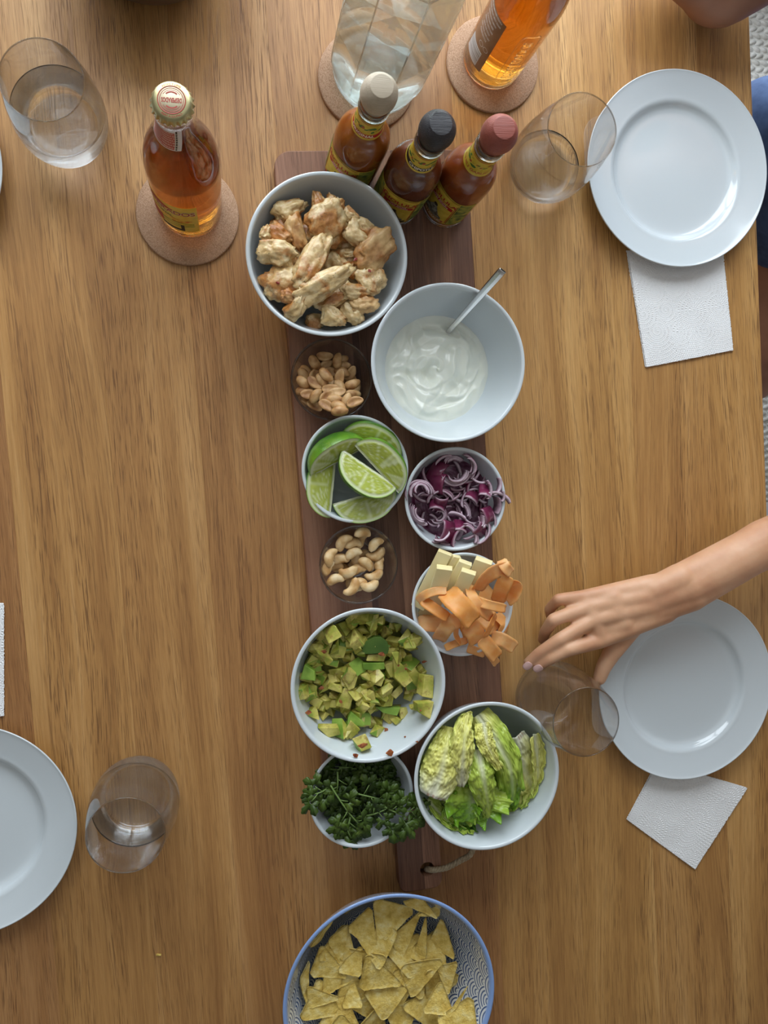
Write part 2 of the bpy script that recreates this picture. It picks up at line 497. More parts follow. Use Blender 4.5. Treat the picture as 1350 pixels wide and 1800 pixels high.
# ------------------------------------------------------------------ plates
def plate(x, y, label, R=99.6, wr=.675, loc_z=0.05):
    w = R * wr
    up = [(0, 5.2), (w * .6, 5.2), (w * .86, 5.6), (w * .95, 6.6), (w, 8.8), (w * 1.035, 11.4), (w * 1.075, 12.9), (w * 1.14, 13.7), (R * .85, 15.4), (R * .96, 18.0), (R - .8, 19.2)]
    up = smoothprof(up, 4)
    lip = [(R - .1, 18.9), (R, 18.0), (R - .5, 17.0)]
    dn = smoothprof([(R - 2.5, 15.6), (R * .85, 11.6), (w * 1.1, 8.6), (w * 1.0, 5.2), (w * .9, 2.3)], 4) + [(w * .89, .0), (w * .84, 0), (w * .83, 1.9), (0, 2.0)]
    V, F = lathe((up + lip + dn)[::-1], 128)
    tag(mk('dinner_plate', V, F, PORC, loc=(x, y, loc_z)), label, 'plate', 'white porcelain plates')
plate(451.3, 309.2, 'empty white porcelain plate at the upper right place setting')
plate(471.6, -231.6, 'empty white porcelain plate beside the reaching hand at lower right')
plate(-249.4, -331.7, 'empty white porcelain plate at the lower left, half out of frame')
plate(-302.0, 268.0, 'white porcelain plate of which only a sliver shows at upper left')

# ------------------------------------------------------------------ paper towels with embossed dot spirals
TOWEL = pm('paper_towel', (.83, .835, .84), .9)
def towel(corners, label, seed, sheets=2):
    """corners: four table points (top left, top right, bottom right, bottom left)"""
    c = sum((Vector(p) for p in corners), Vector()) / 4
    t = empty('paper_towel', (c.x, c.y, 0.1)); tag(t, label, 'paper towel', 'folded kitchen paper towels')
    rr = random.Random(seed)
    cen = [(rr.uniform(0, 1), rr.uniform(0, 1), rr.uniform(7, 16)) for _ in range(3)]
    A, B, C, D = [Vector(p) - Vector((c.x, c.y, 0)) for p in corners]
    L1 = (B - A).length; L2 = (D - A).length
    cs = []
    for j in range(5):
        for i in range(4):
            cs.append(((i + .5 * (j % 2)) * 29 + rr.uniform(-4, 4) - 8, j * 24 + rr.uniform(-4, 4) - 6, rr.choice([9, 13, 17, 21]) , rr.uniform(0, 6.28)))
    for s_ in range(sheets):
        N = 230
        V = []
        U, Wv = np.meshgrid(np.linspace(0, 1, N + 1), np.linspace(0, 1, N + 1))
        x, y = U * L1, Wv * L2
        H = np.zeros_like(x)
        if s_ == sheets - 1:
            best = np.full_like(x, 1e9); rad = np.zeros_like(x); ang = np.zeros_like(x)
            for (cx, cy, w_, ph) in cs:
                d = np.hypot(x - cx, y - cy); sc_ = d / w_
                m_ = sc_ < best; best = np.where(m_, sc_, best); rad = np.where(m_, d, rad)
                ang = np.where(m_, np.arctan2(y - cy, x - cx) + ph, ang)
            P = 4.4
            turn = rad / P - ang / (2 * PI)
            k = np.round(turn); rr_ = np.abs(turn - k) * P
            rl = np.maximum((k + ang / (2 * PI)) * P, .5)
            arc = rl * ang
            dd = np.abs(arc / 2.6 - np.round(arc / 2.6)) * 2.6
            H = -1.0 * np.exp(-(rr_ ** 2 + dd ** 2) / .55) + .22 * np.cos(2 * PI * turn)
        for j in range(0, N + 1):
            for i in range(0, N + 1):
                u, w = U[j, i], Wv[j, i]
                p = A * (1 - u) * (1 - w) + B * u * (1 - w) + C * u * w + D * (1 - u) * w
                rag = .7 * nz(u * 60, w * 60, seed + s_ * 9)
                if i in (0, N): p = p + (B - A).normalized() * rag
                if j in (0, N): p = p + (D - A).normalized() * rag * .6
                z = s_ * 1.3 + .5 + .9 * (nz(u * 3, w * 3, seed + s_) + .4) + H[j, i]
                V.append((p.x + s_ * .8, p.y - s_ * .6, max(z, s_ * .9 + .05)))
        F = [(j * (N + 1) + i, (j + 1) * (N + 1) + i, (j + 1) * (N + 1) + i + 1, j * (N + 1) + i + 1) for j in range(N) for i in range(N)]
        if s_ == 0:
            V = V[:]; 
        o = mk('sheet', V, F, TOWEL, t)
        md = o.modifiers.new('s', 'SOLIDIFY'); md.thickness = .0004; md.offset = -1
towel([on(1101, 440, 1), on(1269, 440, 1), on(1287, 615, 1), on(1134, 645, 1)], 'square of embossed paper towel under the upper right plate edge', 2)
towel([on(1155, 1338, 1), on(1312, 1384, 1), on(1220, 1527, 1), on(1101, 1440, 1)], 'tilted square of embossed paper towel below the lower right plate', 5)
towel([on(-120, 1062, 1), on(6, 1060, 1), on(6, 1257, 1), on(-120, 1262, 1)], 'paper towel edge at the left border above the lower left plate', 9)
# ------------------------------------------------------------------ bowls
BOWLS = {}
def bowl_profile(R, H, foot, t, p=.66, n=16):
    out = [(0, 1.6), (foot - 4.5, 1.6), (foot - 3.5, 0), (foot - .6, 0), (foot, .8)]
    O = [(foot + (R - foot) * (k / n) ** p if k else foot + .3, 3.0 + (H - 3.8) * k / n) for k in range(n + 1)]
    out += O
    out += [(R - .25, H - .25), (R - t * .35, H), (R - t * .8, H - .2), (R - t, H - 1.0)]
    I = []
    for k in range(n, -1, -1):
        z = 3.0 + (H - 4.4) * k / n
        r = foot + (R - foot) * (k / n) ** p - t
        I.append((max(r, 2), z + 3.0 * (1 - k / n)))
    I = [q for q in I if q[0] > foot * .88 - t * .3]
    out += I[1:]
    fz = I[-1][1]
    out += [(foot * .80 - t * .3, fz - 1.2), (foot * .55, 4.9), (0, 4.7)]
    return out, [(r, z) for r, z in reversed(out[out.index(I[1]):])]
def bowl(x, y, kind, label, mat=PORC, dR=0.0):
    R, H, foot, t, cat_ = dict(big=(71.6, 65, 40, 3.6, 'bowl'), small=(49.6, 47, 28, 3.2, 'bowl'), glass=(37.8, 37, 20, 2.2, 'bowl'))[kind]
    R += dR
    prof, inner = bowl_profile(R, H, foot, t, .5 if kind == 'big' else .58 if kind == 'small' else .5)
    V, F = lathe(prof, 112)
    nm = {'big': 'serving_bowl', 'small': 'small_bowl', 'glass': 'glass_bowl'}[kind]
    o = mk(nm, V, F, mat, loc=(x, y, BH + .15))
    tag(o, label, 'bowl', {'big': 'large white bowls on the board', 'small': 'small white bowls on the board', 'glass': 'small clear glass bowls on the board'}[kind])
    return dict(x=x, y=y, R=R, H=H, t=t, inner=inner, z=BH + .15)
B_chick = bowl(81.4, 189.7, 'big', 'large white bowl full of fried chicken strips')
B_yog = bowl(192.0, 97.3, 'big', 'large white bowl of white yogurt with a spoon in it', dR=.6)
B_avo = bowl(118.0, -196.8, 'big', 'large white bowl of diced avocado')
B_let = bowl(231.0, -288.5, 'big', 'large white bowl of lettuce leaves', dR=-.6)
B_lime = bowl(108.3, 0.6, 'small', 'small white bowl of lime wedges')
B_oni = bowl(203.5, -27.5, 'small', 'small white bowl of sliced red onion', dR=-.6)
B_car = bowl(211.1, -127.8, 'small', 'small white bowl of cheese sticks and carrot ribbons')
B_cil = bowl(113.6, -306.5, 'small', 'small white bowl of coriander below the avocado bowl')
B_pea = bowl(87.7, 83.4, 'glass', 'small clear glass bowl of roasted peanuts', GLASS)
B_cas = bowl(112.8, -88.9, 'glass', 'small clear glass bowl of cashews', GLASS, dR=-.4)

# ------------------------------------------------------------------ tumblers
def tumbler(x, y, label, water=None, tilt=(0, 0)):
    t = empty('drinking_glass', (x, y, .1)); tag(t, label, 'glass', 'clear tumblers')
    outer = smoothprof([(27.5, .0), (31.5, 1.2), (36.2, 10), (39.4, 24), (40.2, 38), (39.4, 56), (37.0, 78), (34.2, 96), (32.9, 104.2)], 5)
    inner = smoothprof([(31.9, 104.4), (33.1, 96), (35.8, 78), (38.2, 56), (38.9, 38), (37.9, 24), (34.2, 11), (28, 6.2), (15, 5.0)], 5)
    prof = [(0, 1.2), (20, 1.0), (26, 0)] + outer + [(32.7, 104.8), (32.4, 105)] + inner + [(0, 4.6)]
    V, F = lathe(prof, 96); mk('glass_body', V, F, GLASS, t)
    if water:
        ip = inner[::-1]
        pr = [(0, 4.45)] + [(r + .25, z - .1) for r, z in ip if z < water - .6]
        rw = np.interp(water, [z for r, z in ip], [r for r, z in ip])
        pr += [(rw + .2, water + 1.0), (rw - .5, water + .35), (rw - 1.6, water), (0, water)]
        V, F = lathe(pr, 96); mk('water', V, F, WATER, t)
    return t
tumbler(-149.7, 310.5, 'glass tumbler half full of water beside the upper left plate sliver', 46)
tumbler(-94.8, -309.3, 'glass tumbler with water right of the lower left plate', 40)
tumbler(307.9, 304.3, 'glass tumbler overlapping the upper right plate, a little water in it', 14)
tumbler(318.8, -234.5, 'empty glass tumbler held by the reaching hand')

# ------------------------------------------------------------------ writing wrapped on bottles
FLAT = {}
def ink(name, color, rough=.45, **kw):
    if name not in FLAT: FLAT[name] = pm(name, color, rough, **kw)
    return FLAT[name]
def text_mesh(s, size, bold=0.0, ext=0.0, sx=1.0):
    c = bpy.data.curves.new('t', 'FONT'); c.body = s; c.size = size; c.offset = bold; c.extrude = ext
    c.align_x = 'CENTER'; c.align_y = 'CENTER'; c.resolution_u = 3
    o = bpy.data.objects.new('t', c); COL.objects.link(o)
    me = bpy.data.meshes.new_from_object(o.evaluated_get(bpy.context.evaluated_depsgraph_get()))
    bm = bmesh.new(); bm.from_mesh(me)
    bmesh.ops.triangulate(bm, faces=bm.faces)
    le = [e for e in bm.edges if e.calc_length() > 1.2]
    if le: bmesh.ops.subdivide_edges(bm, edges=le, cuts=2, use_grid_fill=False)
    bmesh.ops.triangulate(bm, faces=bm.faces)
    V = [(v.co.x * sx, v.co.y, v.co.z) for v in bm.verts]; F = [tuple(v.index for v in f.verts) for f in bm.faces]
    bm.free(); bpy.data.objects.remove(o); bpy.data.curves.remove(c); bpy.data.meshes.remove(me)
    return V, F
def wrap(V, F, rad, th0, z0, off=.3, arch=0.0, rot=0.0):
    """flat x, y shape to the side of a bottle; rad is a number or a function of z"""
    out = []
    for x, y, z in V:
        if rot: x, y = x * math.cos(rot) - y * math.sin(rot), x * math.sin(rot) + y * math.cos(rot)
        y2 = y + arch * (1 - (x / 12) ** 2)
        zz = z0 + y2; r = rad(zz) if callable(rad) else rad
        a = th0 + x / r
        out.append(((r + off + z) * math.cos(a), (r + off + z) * math.sin(a), zz))
    return out, F
def patch(x0, x1, zb, zt, n=40, m=8):
    """sheet between two edge functions"""
    V = []
    for j in range(m + 1):
        for i in range(n + 1):
            x = x0 + (x1 - x0) * i / n
            a, b = (zb(x) if callable(zb) else zb), (zt(x) if callable(zt) else zt)
            V.append((x, a + (b - a) * j / m, 0))
    F = [(j * (n + 1) + i, j * (n + 1) + i + 1, (j + 1) * (n + 1) + i + 1, (j + 1) * (n + 1) + i) for j in range(m) for i in range(n)]
    return V, F
def blob(pts, n=1):
    """filled outline (convex-ish) as a fan"""
    cx = sum(p[0] for p in pts) / len(pts); cy = sum(p[1] for p in pts) / len(pts)
    V = [(cx, cy, 0)] + [(p[0], p[1], 0) for p in pts]
    return V, [(0, k + 1, (k + 1) % len(pts) + 1) for k in range(len(pts))]

# ------------------------------------------------------------------ chilli sauce bottles
def sauce_mat(name, c1, c2):
    n = NT(name); v = n.coord()
    f = n.noise(v, 55, 3)
    c = n.ramp(f, [(.35, c1), (.65, c2)])
    sp = n.ramp(n.voro(v, 700), [(.05, 1.0), (.16, 0.0)])
    c = n.mix(n.math('MULTIPLY', sp, .35), c, (.75, .45, .12))
    n.set(Base_Color=c, Roughness=.25, Subsurface_Weight=.25, Subsurface_Radius=(1, .3, .1), Subsurface_Scale=.004)
    return n.m
YEL = NT('label_yellow'); v = YEL.coord(); YEL.set(Base_Color=YEL.ramp(YEL.noise(v, 120, 3), [(.4, (.60, .43, .035)), (.65, (.72, .54, .08))]), Roughness=.45); YEL = YEL.m
GREENL = mottled('label_leaf_green', [(.35, (.05, .09, .02)), (.5, (.2, .26, .04)), (.65, (.5, .42, .06))], 160, .45, bump=0)
RED = ink('label_red', (.45, .012, .012)); DARK = ink('label_black', (.02, .014, .01)); CREAM = ink('label_cream', (.85, .80, .66))
GREY = mottled('label_engraving', [(.35, (.05, .045, .035)), (.5, (.16, .15, .12)), (.65, (.42, .42, .38))], 260, .45, bump=0)
LEAF = ink('label_leaf', (.06, .17, .03)); PEPPER = ink('label_pepper', (.42, .09, .03))
def sauce_bottle(x, y, th, neck_text, capcol, sauce, neckband, label, bandtext, low):
    t = empty('sauce_bottle', (x, y, BH + .2)); tag(t, label, 'bottle', 'hot sauce bottles on the board')
    UP = 5.0
    pts = [(22.2, .6), (23.9, 3), (24.0, 8), (24.0, 70), (23.8, 80 + UP), (22.3, 90 + UP), (18.6, 99 + UP), (14.8, 105 + UP), (12.9, 111 + UP), (12.2, 120 + UP), (11.9, 136 + UP), (11.9, 146 + UP)]
    out = smoothprof(pts, 4)
    rf = lambda z: float(np.interp(z, [p[1] for p in out], [p[0] for p in out]))
    inn = [(max(r - 1.5, 1), z) for r, z in out if z > 4][::-1]
    V, F = lathe([(0, 1.6), (16, 1.4), (20, 0)] + out + [(10.5, 146.3 + UP)] + inn + [(0, 3.8)], 64)
    mk('bottle_glass', V, F, BOTTLEGLASS, t)
    sv = [(r + .1, z) for r, z in inn[::-1] if z < 121]
    V, F = lathe([(0, 3.7)] + sv + [(0, 121)], 64); mk('sauce', V, F, sauce, t)
    # plastic collar and turned wooden cap with a flat top
    V, F = lathe([(9, 140), (12.9, 140), (13.1, 141), (13.1, 147.5), (12.4, 148.5), (9, 148.5)], 48)
    mk('collar', [(x, y, z + UP) for x, y, z in V], F, CLEARPLASTIC, t)
    cp = [(0, 148.6), (11.0, 148.6)]
    for k in range(17):
        a = -.78 + k * (.78 + .90) / 16
        cp.append((14.6 * math.cos(a), 163.5 + 16.5 * math.sin(a)))
    cp += [(8.9, 176.7), (8.3, 176.9), (0, 176.9)]
    V, F = lathe(cp, 56); mk('cap', [(x, y, z + UP) for x, y, z in V], F, capcol, t)
    # body label
    top = lambda x: 71 + 5.0 * math.cos(x / 17 * PI / 2) if abs(x) < 17 else 71 - (abs(x) - 17) * .12
    A = lambda V, F, name, mat, off, **k: mk(name, *wrap(V, F, rf, th, 0, off, **k), mat, t)
    V, F = patch(-35, 35, 12, lambda x: top(x), 80, 10); lb = A(V, F, 'label', YEL, .12)
    for a, b in ((-34.5, -19.5), (19.5, 34.5)):
        V, F = patch(a, b, 13, lambda x: top(x) - 1.2, 20, 6); mk('label_side', *wrap(V, F, rf, th, 0, .2), GREENL, lb)
    parts = []
    for (o_, w_) in ((1.4, .5),):
        parts.append(patch(-18.6, 18.6, lambda x: top(x) - o_ - w_, lambda x: top(x) - o_, 50, 1))
    for s_ in (-1, 1): parts.append(patch(min(s_ * 18.2, s_ * 18.9), max(s_ * 18.2, s_ * 18.9), 14, 63.5, 3, 8))
    V, F = join(parts); mk('label_border', *wrap(V, F, rf, th, 0, .26), DARK, lb)
    parts = [patch(-17.4, 17.4, lambda x: top(x) - 3.1, lambda x: top(x) - 2.7, 50, 1)] + [patch(min(s_ * 16.9, s_ * 17.6), max(s_ * 16.9, s_ * 17.6), 15, 62.5, 3, 8) for s_ in (-1, 1)]
    V, F = join(parts); mk('label_rule', *wrap(V, F, rf, th, 0, .27), RED, lb)
    big = text_mesh('C', 14, .2, sx=.62); mk('lettering', *wrap(*[[(x - 14.4, y, z) for x, y, z in big[0]], big[1]], rf, th, 60.8, .36), RED, lb)
    tm = text_mesh('HOLULA', 8.4, .20, sx=1.0)
    mk('lettering', *wrap([(x + 1.8, y, z) for x, y, z in tm[0]], tm[1], rf, th, 60.2, .36, arch=2.4), RED, lb)
    V, F = patch(-14, 16, lambda x: 49.2 + 2.4 * (1 - (x / 12) ** 2), lambda x: 55.4 + 2.4 * (1 - (x / 12) ** 2), 30, 2)
    mk('ribbon', *wrap(V, F, rf, th, 0, .30), RED, lb)
    for s_, zz in (('HOT SAUCE', 53.9), ('SALSA PICANTE', 50.9)):
        tm = text_mesh(s_, 2.9, .06, sx=1.0); mk('lettering', *wrap(*[[(x + 1, y, z) for x, y, z in tm[0]], tm[1]], rf, th, zz, .38, arch=2.4), CREAM, lb)
    # engraved picture: archway with a shawled shape behind a table edge
    fig = patch(-11.5, 11.5, 15.5, lambda x: 19 + 20 * math.exp(-(x / 6.2) ** 2) + 2 * math.exp(-((x + 8) / 2) ** 2), 40, 10)
    mk('engraving', *wrap(*fig, rf, th, 4, .30), GREY, lb)
    head = blob([(2.4 * math.cos(k / 10 * 2 * PI), 38.5 + 3.0 * math.sin(k / 10 * 2 * PI)) for k in range(10)]); mk('engraving', *wrap(*head, rf, th, 4, .36), DARK, lb)
    V, F = patch(-15, 15, 13.6, 18.6, 30, 2); mk('label_band', *wrap(V, F, rf, th, 0, .34), low, lb)
    tm = text_mesh(bandtext, 4.2, .1); mk('lettering', *wrap(*tm, rf, th, 16.1, .42), CREAM, lb)
    # neck label
    V, F = patch(-38, 38, 109 + UP, 136 + UP, 60, 10); nb = A(V, F, 'neck_label', YEL, .14)
    V, F = patch(-38, 38, 134 + UP, 135 + UP, 60, 1); mk('neck_rule', *wrap(V, F, rf, th + .35, 0, .24), RED, nb)
    V, F = patch(-37.5, 37.5, 111.5 + UP, 117 + UP, 60, 3); mk('neck_band', *wrap(V, F, rf, th + .3, 0, .22), neckband[0], nb)
    tm = text_mesh(neck_text, 5.0, .12, sx=1.0); mk('lettering', *wrap(*tm, rf, th + .25, 114.2 + UP, .34), neckband[1], nb)
    rr = random.Random(len(neck_text))
    parts, parts2 = [], []
    for k in range(26):
        cx, cz = -16 + 34 * k / 25 + rr.uniform(-1, 1), 124.5 + UP + rr.uniform(-4.5, 4.5)
        rl = rr.uniform(1.0, 2.4); a0 = rr.uniform(0, 3)
        (parts if k % 4 else parts2).append(blob([(cx + rl * math.cos(q / 7 * 2 * PI) * (1.4 if k % 2 else .8), cz + rl * math.sin(q / 7 * 2 * PI + a0)) for q in range(7)]))
    mk('leaf_print', *wrap(*join(parts), rf, th + .3, 0, .24), LEAF, nb)
    mk('pepper_print', *wrap(*join(parts2), rf, th + .3, 0, .28), PEPPER, nb)
    return t
CLEARPLASTIC = glass('clear_plastic', (.93, .92, .88), 1.35, .4)
CAPW = wood('pale_cap_wood', (.42, .35, .25), (.52, .44, .33), (.60, .52, .41), (.34, .27, .18), rnd=0, porestr=.35, rough=.6, dirn='X', bump=.4)
CAPB = wood('black_cap_wood', (.010, .009, .011), (.018, .016, .02), (.03, .027, .033), (.006, .005, .007), rnd=0, porestr=.4, rough=.42, dirn='X', bump=.9)
CAPR = wood('red_cap_wood', (.24, .055, .038), (.30, .07, .05), (.36, .10, .07), (.20, .04, .028), rnd=0, porestr=.35, rough=.5, dirn='X', bump=.7)
sauce_bottle(109.2, 284.2, math.radians(-137), 'ORIGINAL', CAPW, sauce_mat('orange_sauce', (.42, .10, .012), (.58, .17, .02)), (RED, CREAM),
             'hot sauce bottle with a pale natural wood cap, leftmost of three', 'ORIGINAL', RED)
sauce_bottle(154.4, 260.4, math.radians(-113), 'CHIPOTLE', CAPB, sauce_mat('brown_sauce', (.16, .035, .012), (.26, .06, .016)), (DARK, CREAM),
             'hot sauce bottle with a black wood cap, middle of three', 'CHIPOTLE', DARK)
sauce_bottle(204.0, 260.8, math.radians(-143), 'CHILI GARLIC', CAPR, sauce_mat('red_sauce', (.40, .075, .014), (.52, .12, .02)), (YEL, PEPPER),
             'hot sauce bottle with a dull red wood cap, rightmost of three', 'CHILI GARLIC', PEPPER)

# ------------------------------------------------------------------ beer bottles
GOLD = pm('gold_lacquer', (.52, .47, .25), .34, Metallic=.8)
CAPPRINT = pm('cap_beige', (.72, .62, .42), .4)
def beer_bottle(x, y, th, label, front):
    t = empty('beer_bottle', (x, y, 4.95)); tag(t, label, 'bottle')
    pts = [(26.5, .4), (29.6, 3.5), (30.3, 9), (30.4, 60), (30.6, 105), (30.2, 122), (27.5, 140), (22.5, 157), (17.8, 171), (14.6, 186), (13.4, 200), (13.2, 208), (13.9, 211), (13.9, 216), (12.9, 218), (12.9, 223)]
    out = smoothprof(pts, 5)
    rf = lambda z: float(np.interp(z, [p[1] for p in out], [p[0] for p in out]))
    inn = smoothprof([(10.3, 223.4), (10.6, 205), (12.2, 186), (15.4, 171), (20.1, 157), (25.2, 140), (28.1, 122), (28.5, 105), (28.3, 60), (28.2, 14), (25, 8.5), (14, 8)], 5)
    V, F = lathe([(0, 5.0), (14, 4.0), (22, 1.2), (24.5, 0)] + out + [(11.5, 223.8)] + inn + [(0, 8.6)], 72)
    mk('bottle_glass', V, F, BOTTLEGLASS, t)
    lev = 193
    iv = inn[::-1]
    pr = [(0, 8.5)] + [(r + .2, z - .05) for r, z in iv if z < lev] + [(0, lev)]
    V, F = lathe(pr, 72); mk('beer', V, F, BEER, t)
    # crown cap
    def crimp(a, r, z):
        return r + (.55 * math.cos(21 * a) * max(0, (221.5 - z) / 3.5 + .35) if z < 222.2 else 0)
    V, F = lathe([(12.6, 218.2), (14.4, 217.9), (14.6, 218.4), (14.2, 220), (13.7, 222), (13.0, 223.9), (11.6, 225.0), (9, 225.4), (0, 225.5)], 168, fr=crimp)
    cp = mk('crown_cap', V, F, GOLD, t)
    V, F = lathe([(0, 225.52), (9.3, 225.47), (9.3, 225.6), (0, 225.62)], 48); mk('cap_disc', V, F, CAPPRINT, cp)
    REDP = ink('cap_red', (.40, .05, .035))
    rings = [lathe([(a, 225.6), (b, 225.6), (b, 225.72), (a, 225.72), (a, 225.6)], 64) for a, b in ((8.9, 9.5), (7.7, 8.0))]
    V, F = join(rings); mk('ring_print', V, F, REDP, cp)
    arcs = []
    for s_ in (1, -1):
        for rad, w_, hw_ in ((6.6, .3, 1.0), (5.3, .9, .75)):
            Vv = []; Ff = []
            for k in range(17):
                a = s_ * PI / 2 + (-hw_ + 2 * hw_ * k / 16)
                Vv += [((rad - w_ / 2) * math.cos(a), (rad - w_ / 2) * math.sin(a), 225.7), ((rad + w_ / 2) * math.cos(a), (rad + w_ / 2) * math.sin(a), 225.7)]
            Ff = [(2 * k, 2 * k + 1, 2 * k + 3, 2 * k + 2) for k in range(16)]
            arcs.append((Vv, Ff))
    V, F = join(arcs); mk('arc_print', V, F, REDP, cp)
    tm = text_mesh('DESPERADOS', 3.4, .1, sx=.68); V = [(-x * .98, -y * 1.25, 225.78) for x, y, z in tm[0]]; mk('lettering', V, tm[1], REDP, cp)
    for s_, a0 in (('CAPSULE A TIRER', -PI / 2), ('KRONE A TIRER', PI / 2)):
        tm = text_mesh(s_, 1.9, .02); V = []
        for x_, y_, z_ in tm[0]:
            a = a0 - x_ / 10.9; r = 10.9 - y_
            V.append((r * math.cos(a), r * math.sin(a), 225.62 - (r - 9) * .16 + .12))
        mk('lettering', V, tm[1], REDP, cp)
    A = lambda V, F, name, mat, off, par=t, th_=th, **k: mk(name, *wrap(V, F, rf, th_, 0, off, **k), mat, par)
    if front:
        clear = ink('label_gold_green', (.52, .40, .07))
        V, F = patch(-30, 30, 20, 90, 60, 10)
        lb = A(V, F, 'label', mottled('label_landscape', [(.3, (.80, .50, .03)), (.5, (.88, .64, .10)), (.7, (.70, .62, .12))], 70, .4, bump=0), .12)
        V, F = patch(-30, 24, lambda x: 60 + 10 * math.exp(-((x + 6) / 9) ** 2), lambda x: 62 + 10 * math.exp(-((x + 6) / 9) ** 2) + 2.0, 60, 2)
        V2, F2 = patch(-30, 9, 76, lambda x: 78 + 9 * math.exp(-((x + 8) / 11) ** 2), 40, 3)
        mk('red_banner', *wrap(V2, F2, rf, th, 0, .2), RED, lb)
        tm = text_mesh('DESPERADOS', 13, .65, sx=.72); mk('letter_outline', *wrap(*tm, rf, th, 72, .26), CREAM, lb)
        tm = text_mesh('DESPERADOS', 13, .12, sx=.72); mk('lettering', *wrap(*tm, rf, th, 72, .36), RED, lb)
        tm = text_mesh('ORIGINAL', 6, .15, sx=.8); mk('lettering', *wrap([(x - 3, y, z) for x, y, z in tm[0]], tm[1], rf, th, 60, .36), ink('label_green_dark', (.06, .10, .02)), lb)
        OR = ink('label_orange', (.75, .22, .03)); GRN = ink('label_green', (.18, .33, .03))
        rr = random.Random(4); parts = []
        for k in range(16):
            cx, cz = 4 + rr.uniform(0, 20), 50 + rr.uniform(-4, 5)
            parts.append(blob([(cx + rr.uniform(1.5, 2.6) * math.cos(q / 6 * 2 * PI), cz + rr.uniform(.5, 1.2) * math.sin(q / 6 * 2 * PI)) for q in range(6)]))
        mk('orange_print', *wrap(*join(parts), rf, th, 0, .24), OR, lb)
        parts = [patch(-10, 26, lambda x, c=c: c + .9 * math.sin(x / 6 + c), lambda x, c=c: c + 1.0 + .9 * math.sin(x / 6 + c) + .4, 30, 1) for c in (40, 44, 35)]
        mk('green_print', *wrap(*join(parts), rf, th, 0, .22), GRN, lb)
        mk('red_print', *wrap(*patch(-26, -3, 27, lambda x: 52 - (x + 26) * .25, 20, 2), rf, th, 0, .24), RED, lb)
        mk('black_print', *wrap(*patch(-4, 17, 23, 28, 20, 2), rf, th, 0, .3), DARK, lb)
        mk('black_print', *wrap(*patch(14, 17, 23, 40, 4, 2), rf, th, 0, .3), DARK, lb)
        # neck sticker
        V, F = patch(-14, 14, 178, 206, 30, 8); nb = A(V, F, 'neck_label', ink('sticker_white', (.8, .78, .78)), .12)
        V, F = patch(-12.5, 9, 179, 203, 24, 8); mk('neck_print', *wrap(V, F, rf, th, 0, .2), ink('sticker_red', (.55, .10, .08)), nb)
        for q in range(7):
            tm = text_mesh('DESPERADOS TEQUILA BEER'[q % 3:], 2.0, .03); mk('lettering', *wrap(*tm, rf, th, 181 + 3.4 * q, .28), CREAM, nb)
        mk('neck_edge', *wrap(*patch(9.6, 10.8, 179, 206, 3, 8), rf, th, 0, .24), DARK, nb)
    else:
        WI = ink('white_print', (.78, .76, .76))
        V, F = patch(-15, 15, 22, 105, 30, 12)
        bl = A(V, F, 'back_label', mottled('back_label_brown', [(.4, (.28, .14, .07)), (.6, (.36, .20, .11))], 60, .4, bump=0), .12)
        V, F = patch(-14, 8, 24, 46, 20, 4); mk('barcode_field', *wrap(V, F, rf, th, 0, .2), WI, bl)
        V, F = join([patch(-13.4, 7.5, 26 + 2.4 * k, 26.8 + 2.4 * k + .4 * (k % 3), 16, 1) for k in range(8)])
        mk('barcode', *wrap(V, F, rf, th, 0, .28), ink('barcode_grey', (.35, .32, .3)), bl)
        words = ['BIERE AROMATISEE TEQUILA', 'WATER BARLEY MALT SUGAR', 'CORN HOPS LEMON', 'FLAVOURED BEER', 'BREWED WITH CARE', 'SERVE ICE COLD', 'KEEP COOL AND DRY', 'PLEASE RECYCLE']
        for k in range(8):
            tm = text_mesh(words[k], 3.1, .08, sx=.62)
            mk('lettering', *wrap(*tm, rf, th - .05, 102 - 5.4 * k, .3), WI, bl)
        for cx in (2, 9):
            tm = lathe([(2.6, 0), (3.1, 0)], 24); mk('pictogram', *wrap([(a + cx, b, 0) for a, b, c in tm[0]], tm[1], rf, th, 55, .3), WI, bl)
        # embossed glass name, running up the side
        th2 = th + 1.35
        V, F = text_mesh('DESPERADOS', 13, .1, .45, sx=.86)
        mk('embossed_name', *wrap(V, F, rf, th2, 62, .35, rot=PI / 2), GLASS, t)
        rim = []
        for k in range(65):
            a = 2 * PI * k / 64
            sx_ = 9.5 * abs(math.cos(a)) ** .35 * (1 if math.cos(a) >= 0 else -1); sy_ = 43 * abs(math.sin(a)) ** .3 * (1 if math.sin(a) >= 0 else -1)
            rim.append((sx_, sy_))
        P = [((rf(62 + q) + .1) * math.cos(th2 + p / 30.4), (rf(62 + q) + .1) * math.sin(th2 + p / 30.4), 62 + q) for p, q in rim]
        V, F = tube(P, .7, 6, caps=False); mk('embossed_frame', V, F, GLASS, t)
    return t
beer_bottle(-40.5, 249.0, math.radians(-128), 'capped bottle of amber beer on the cork coaster at the left', True)
beer_bottle(254.5, 407.5, math.radians(-158), 'amber beer bottle cut off by the top edge, white back label', False)

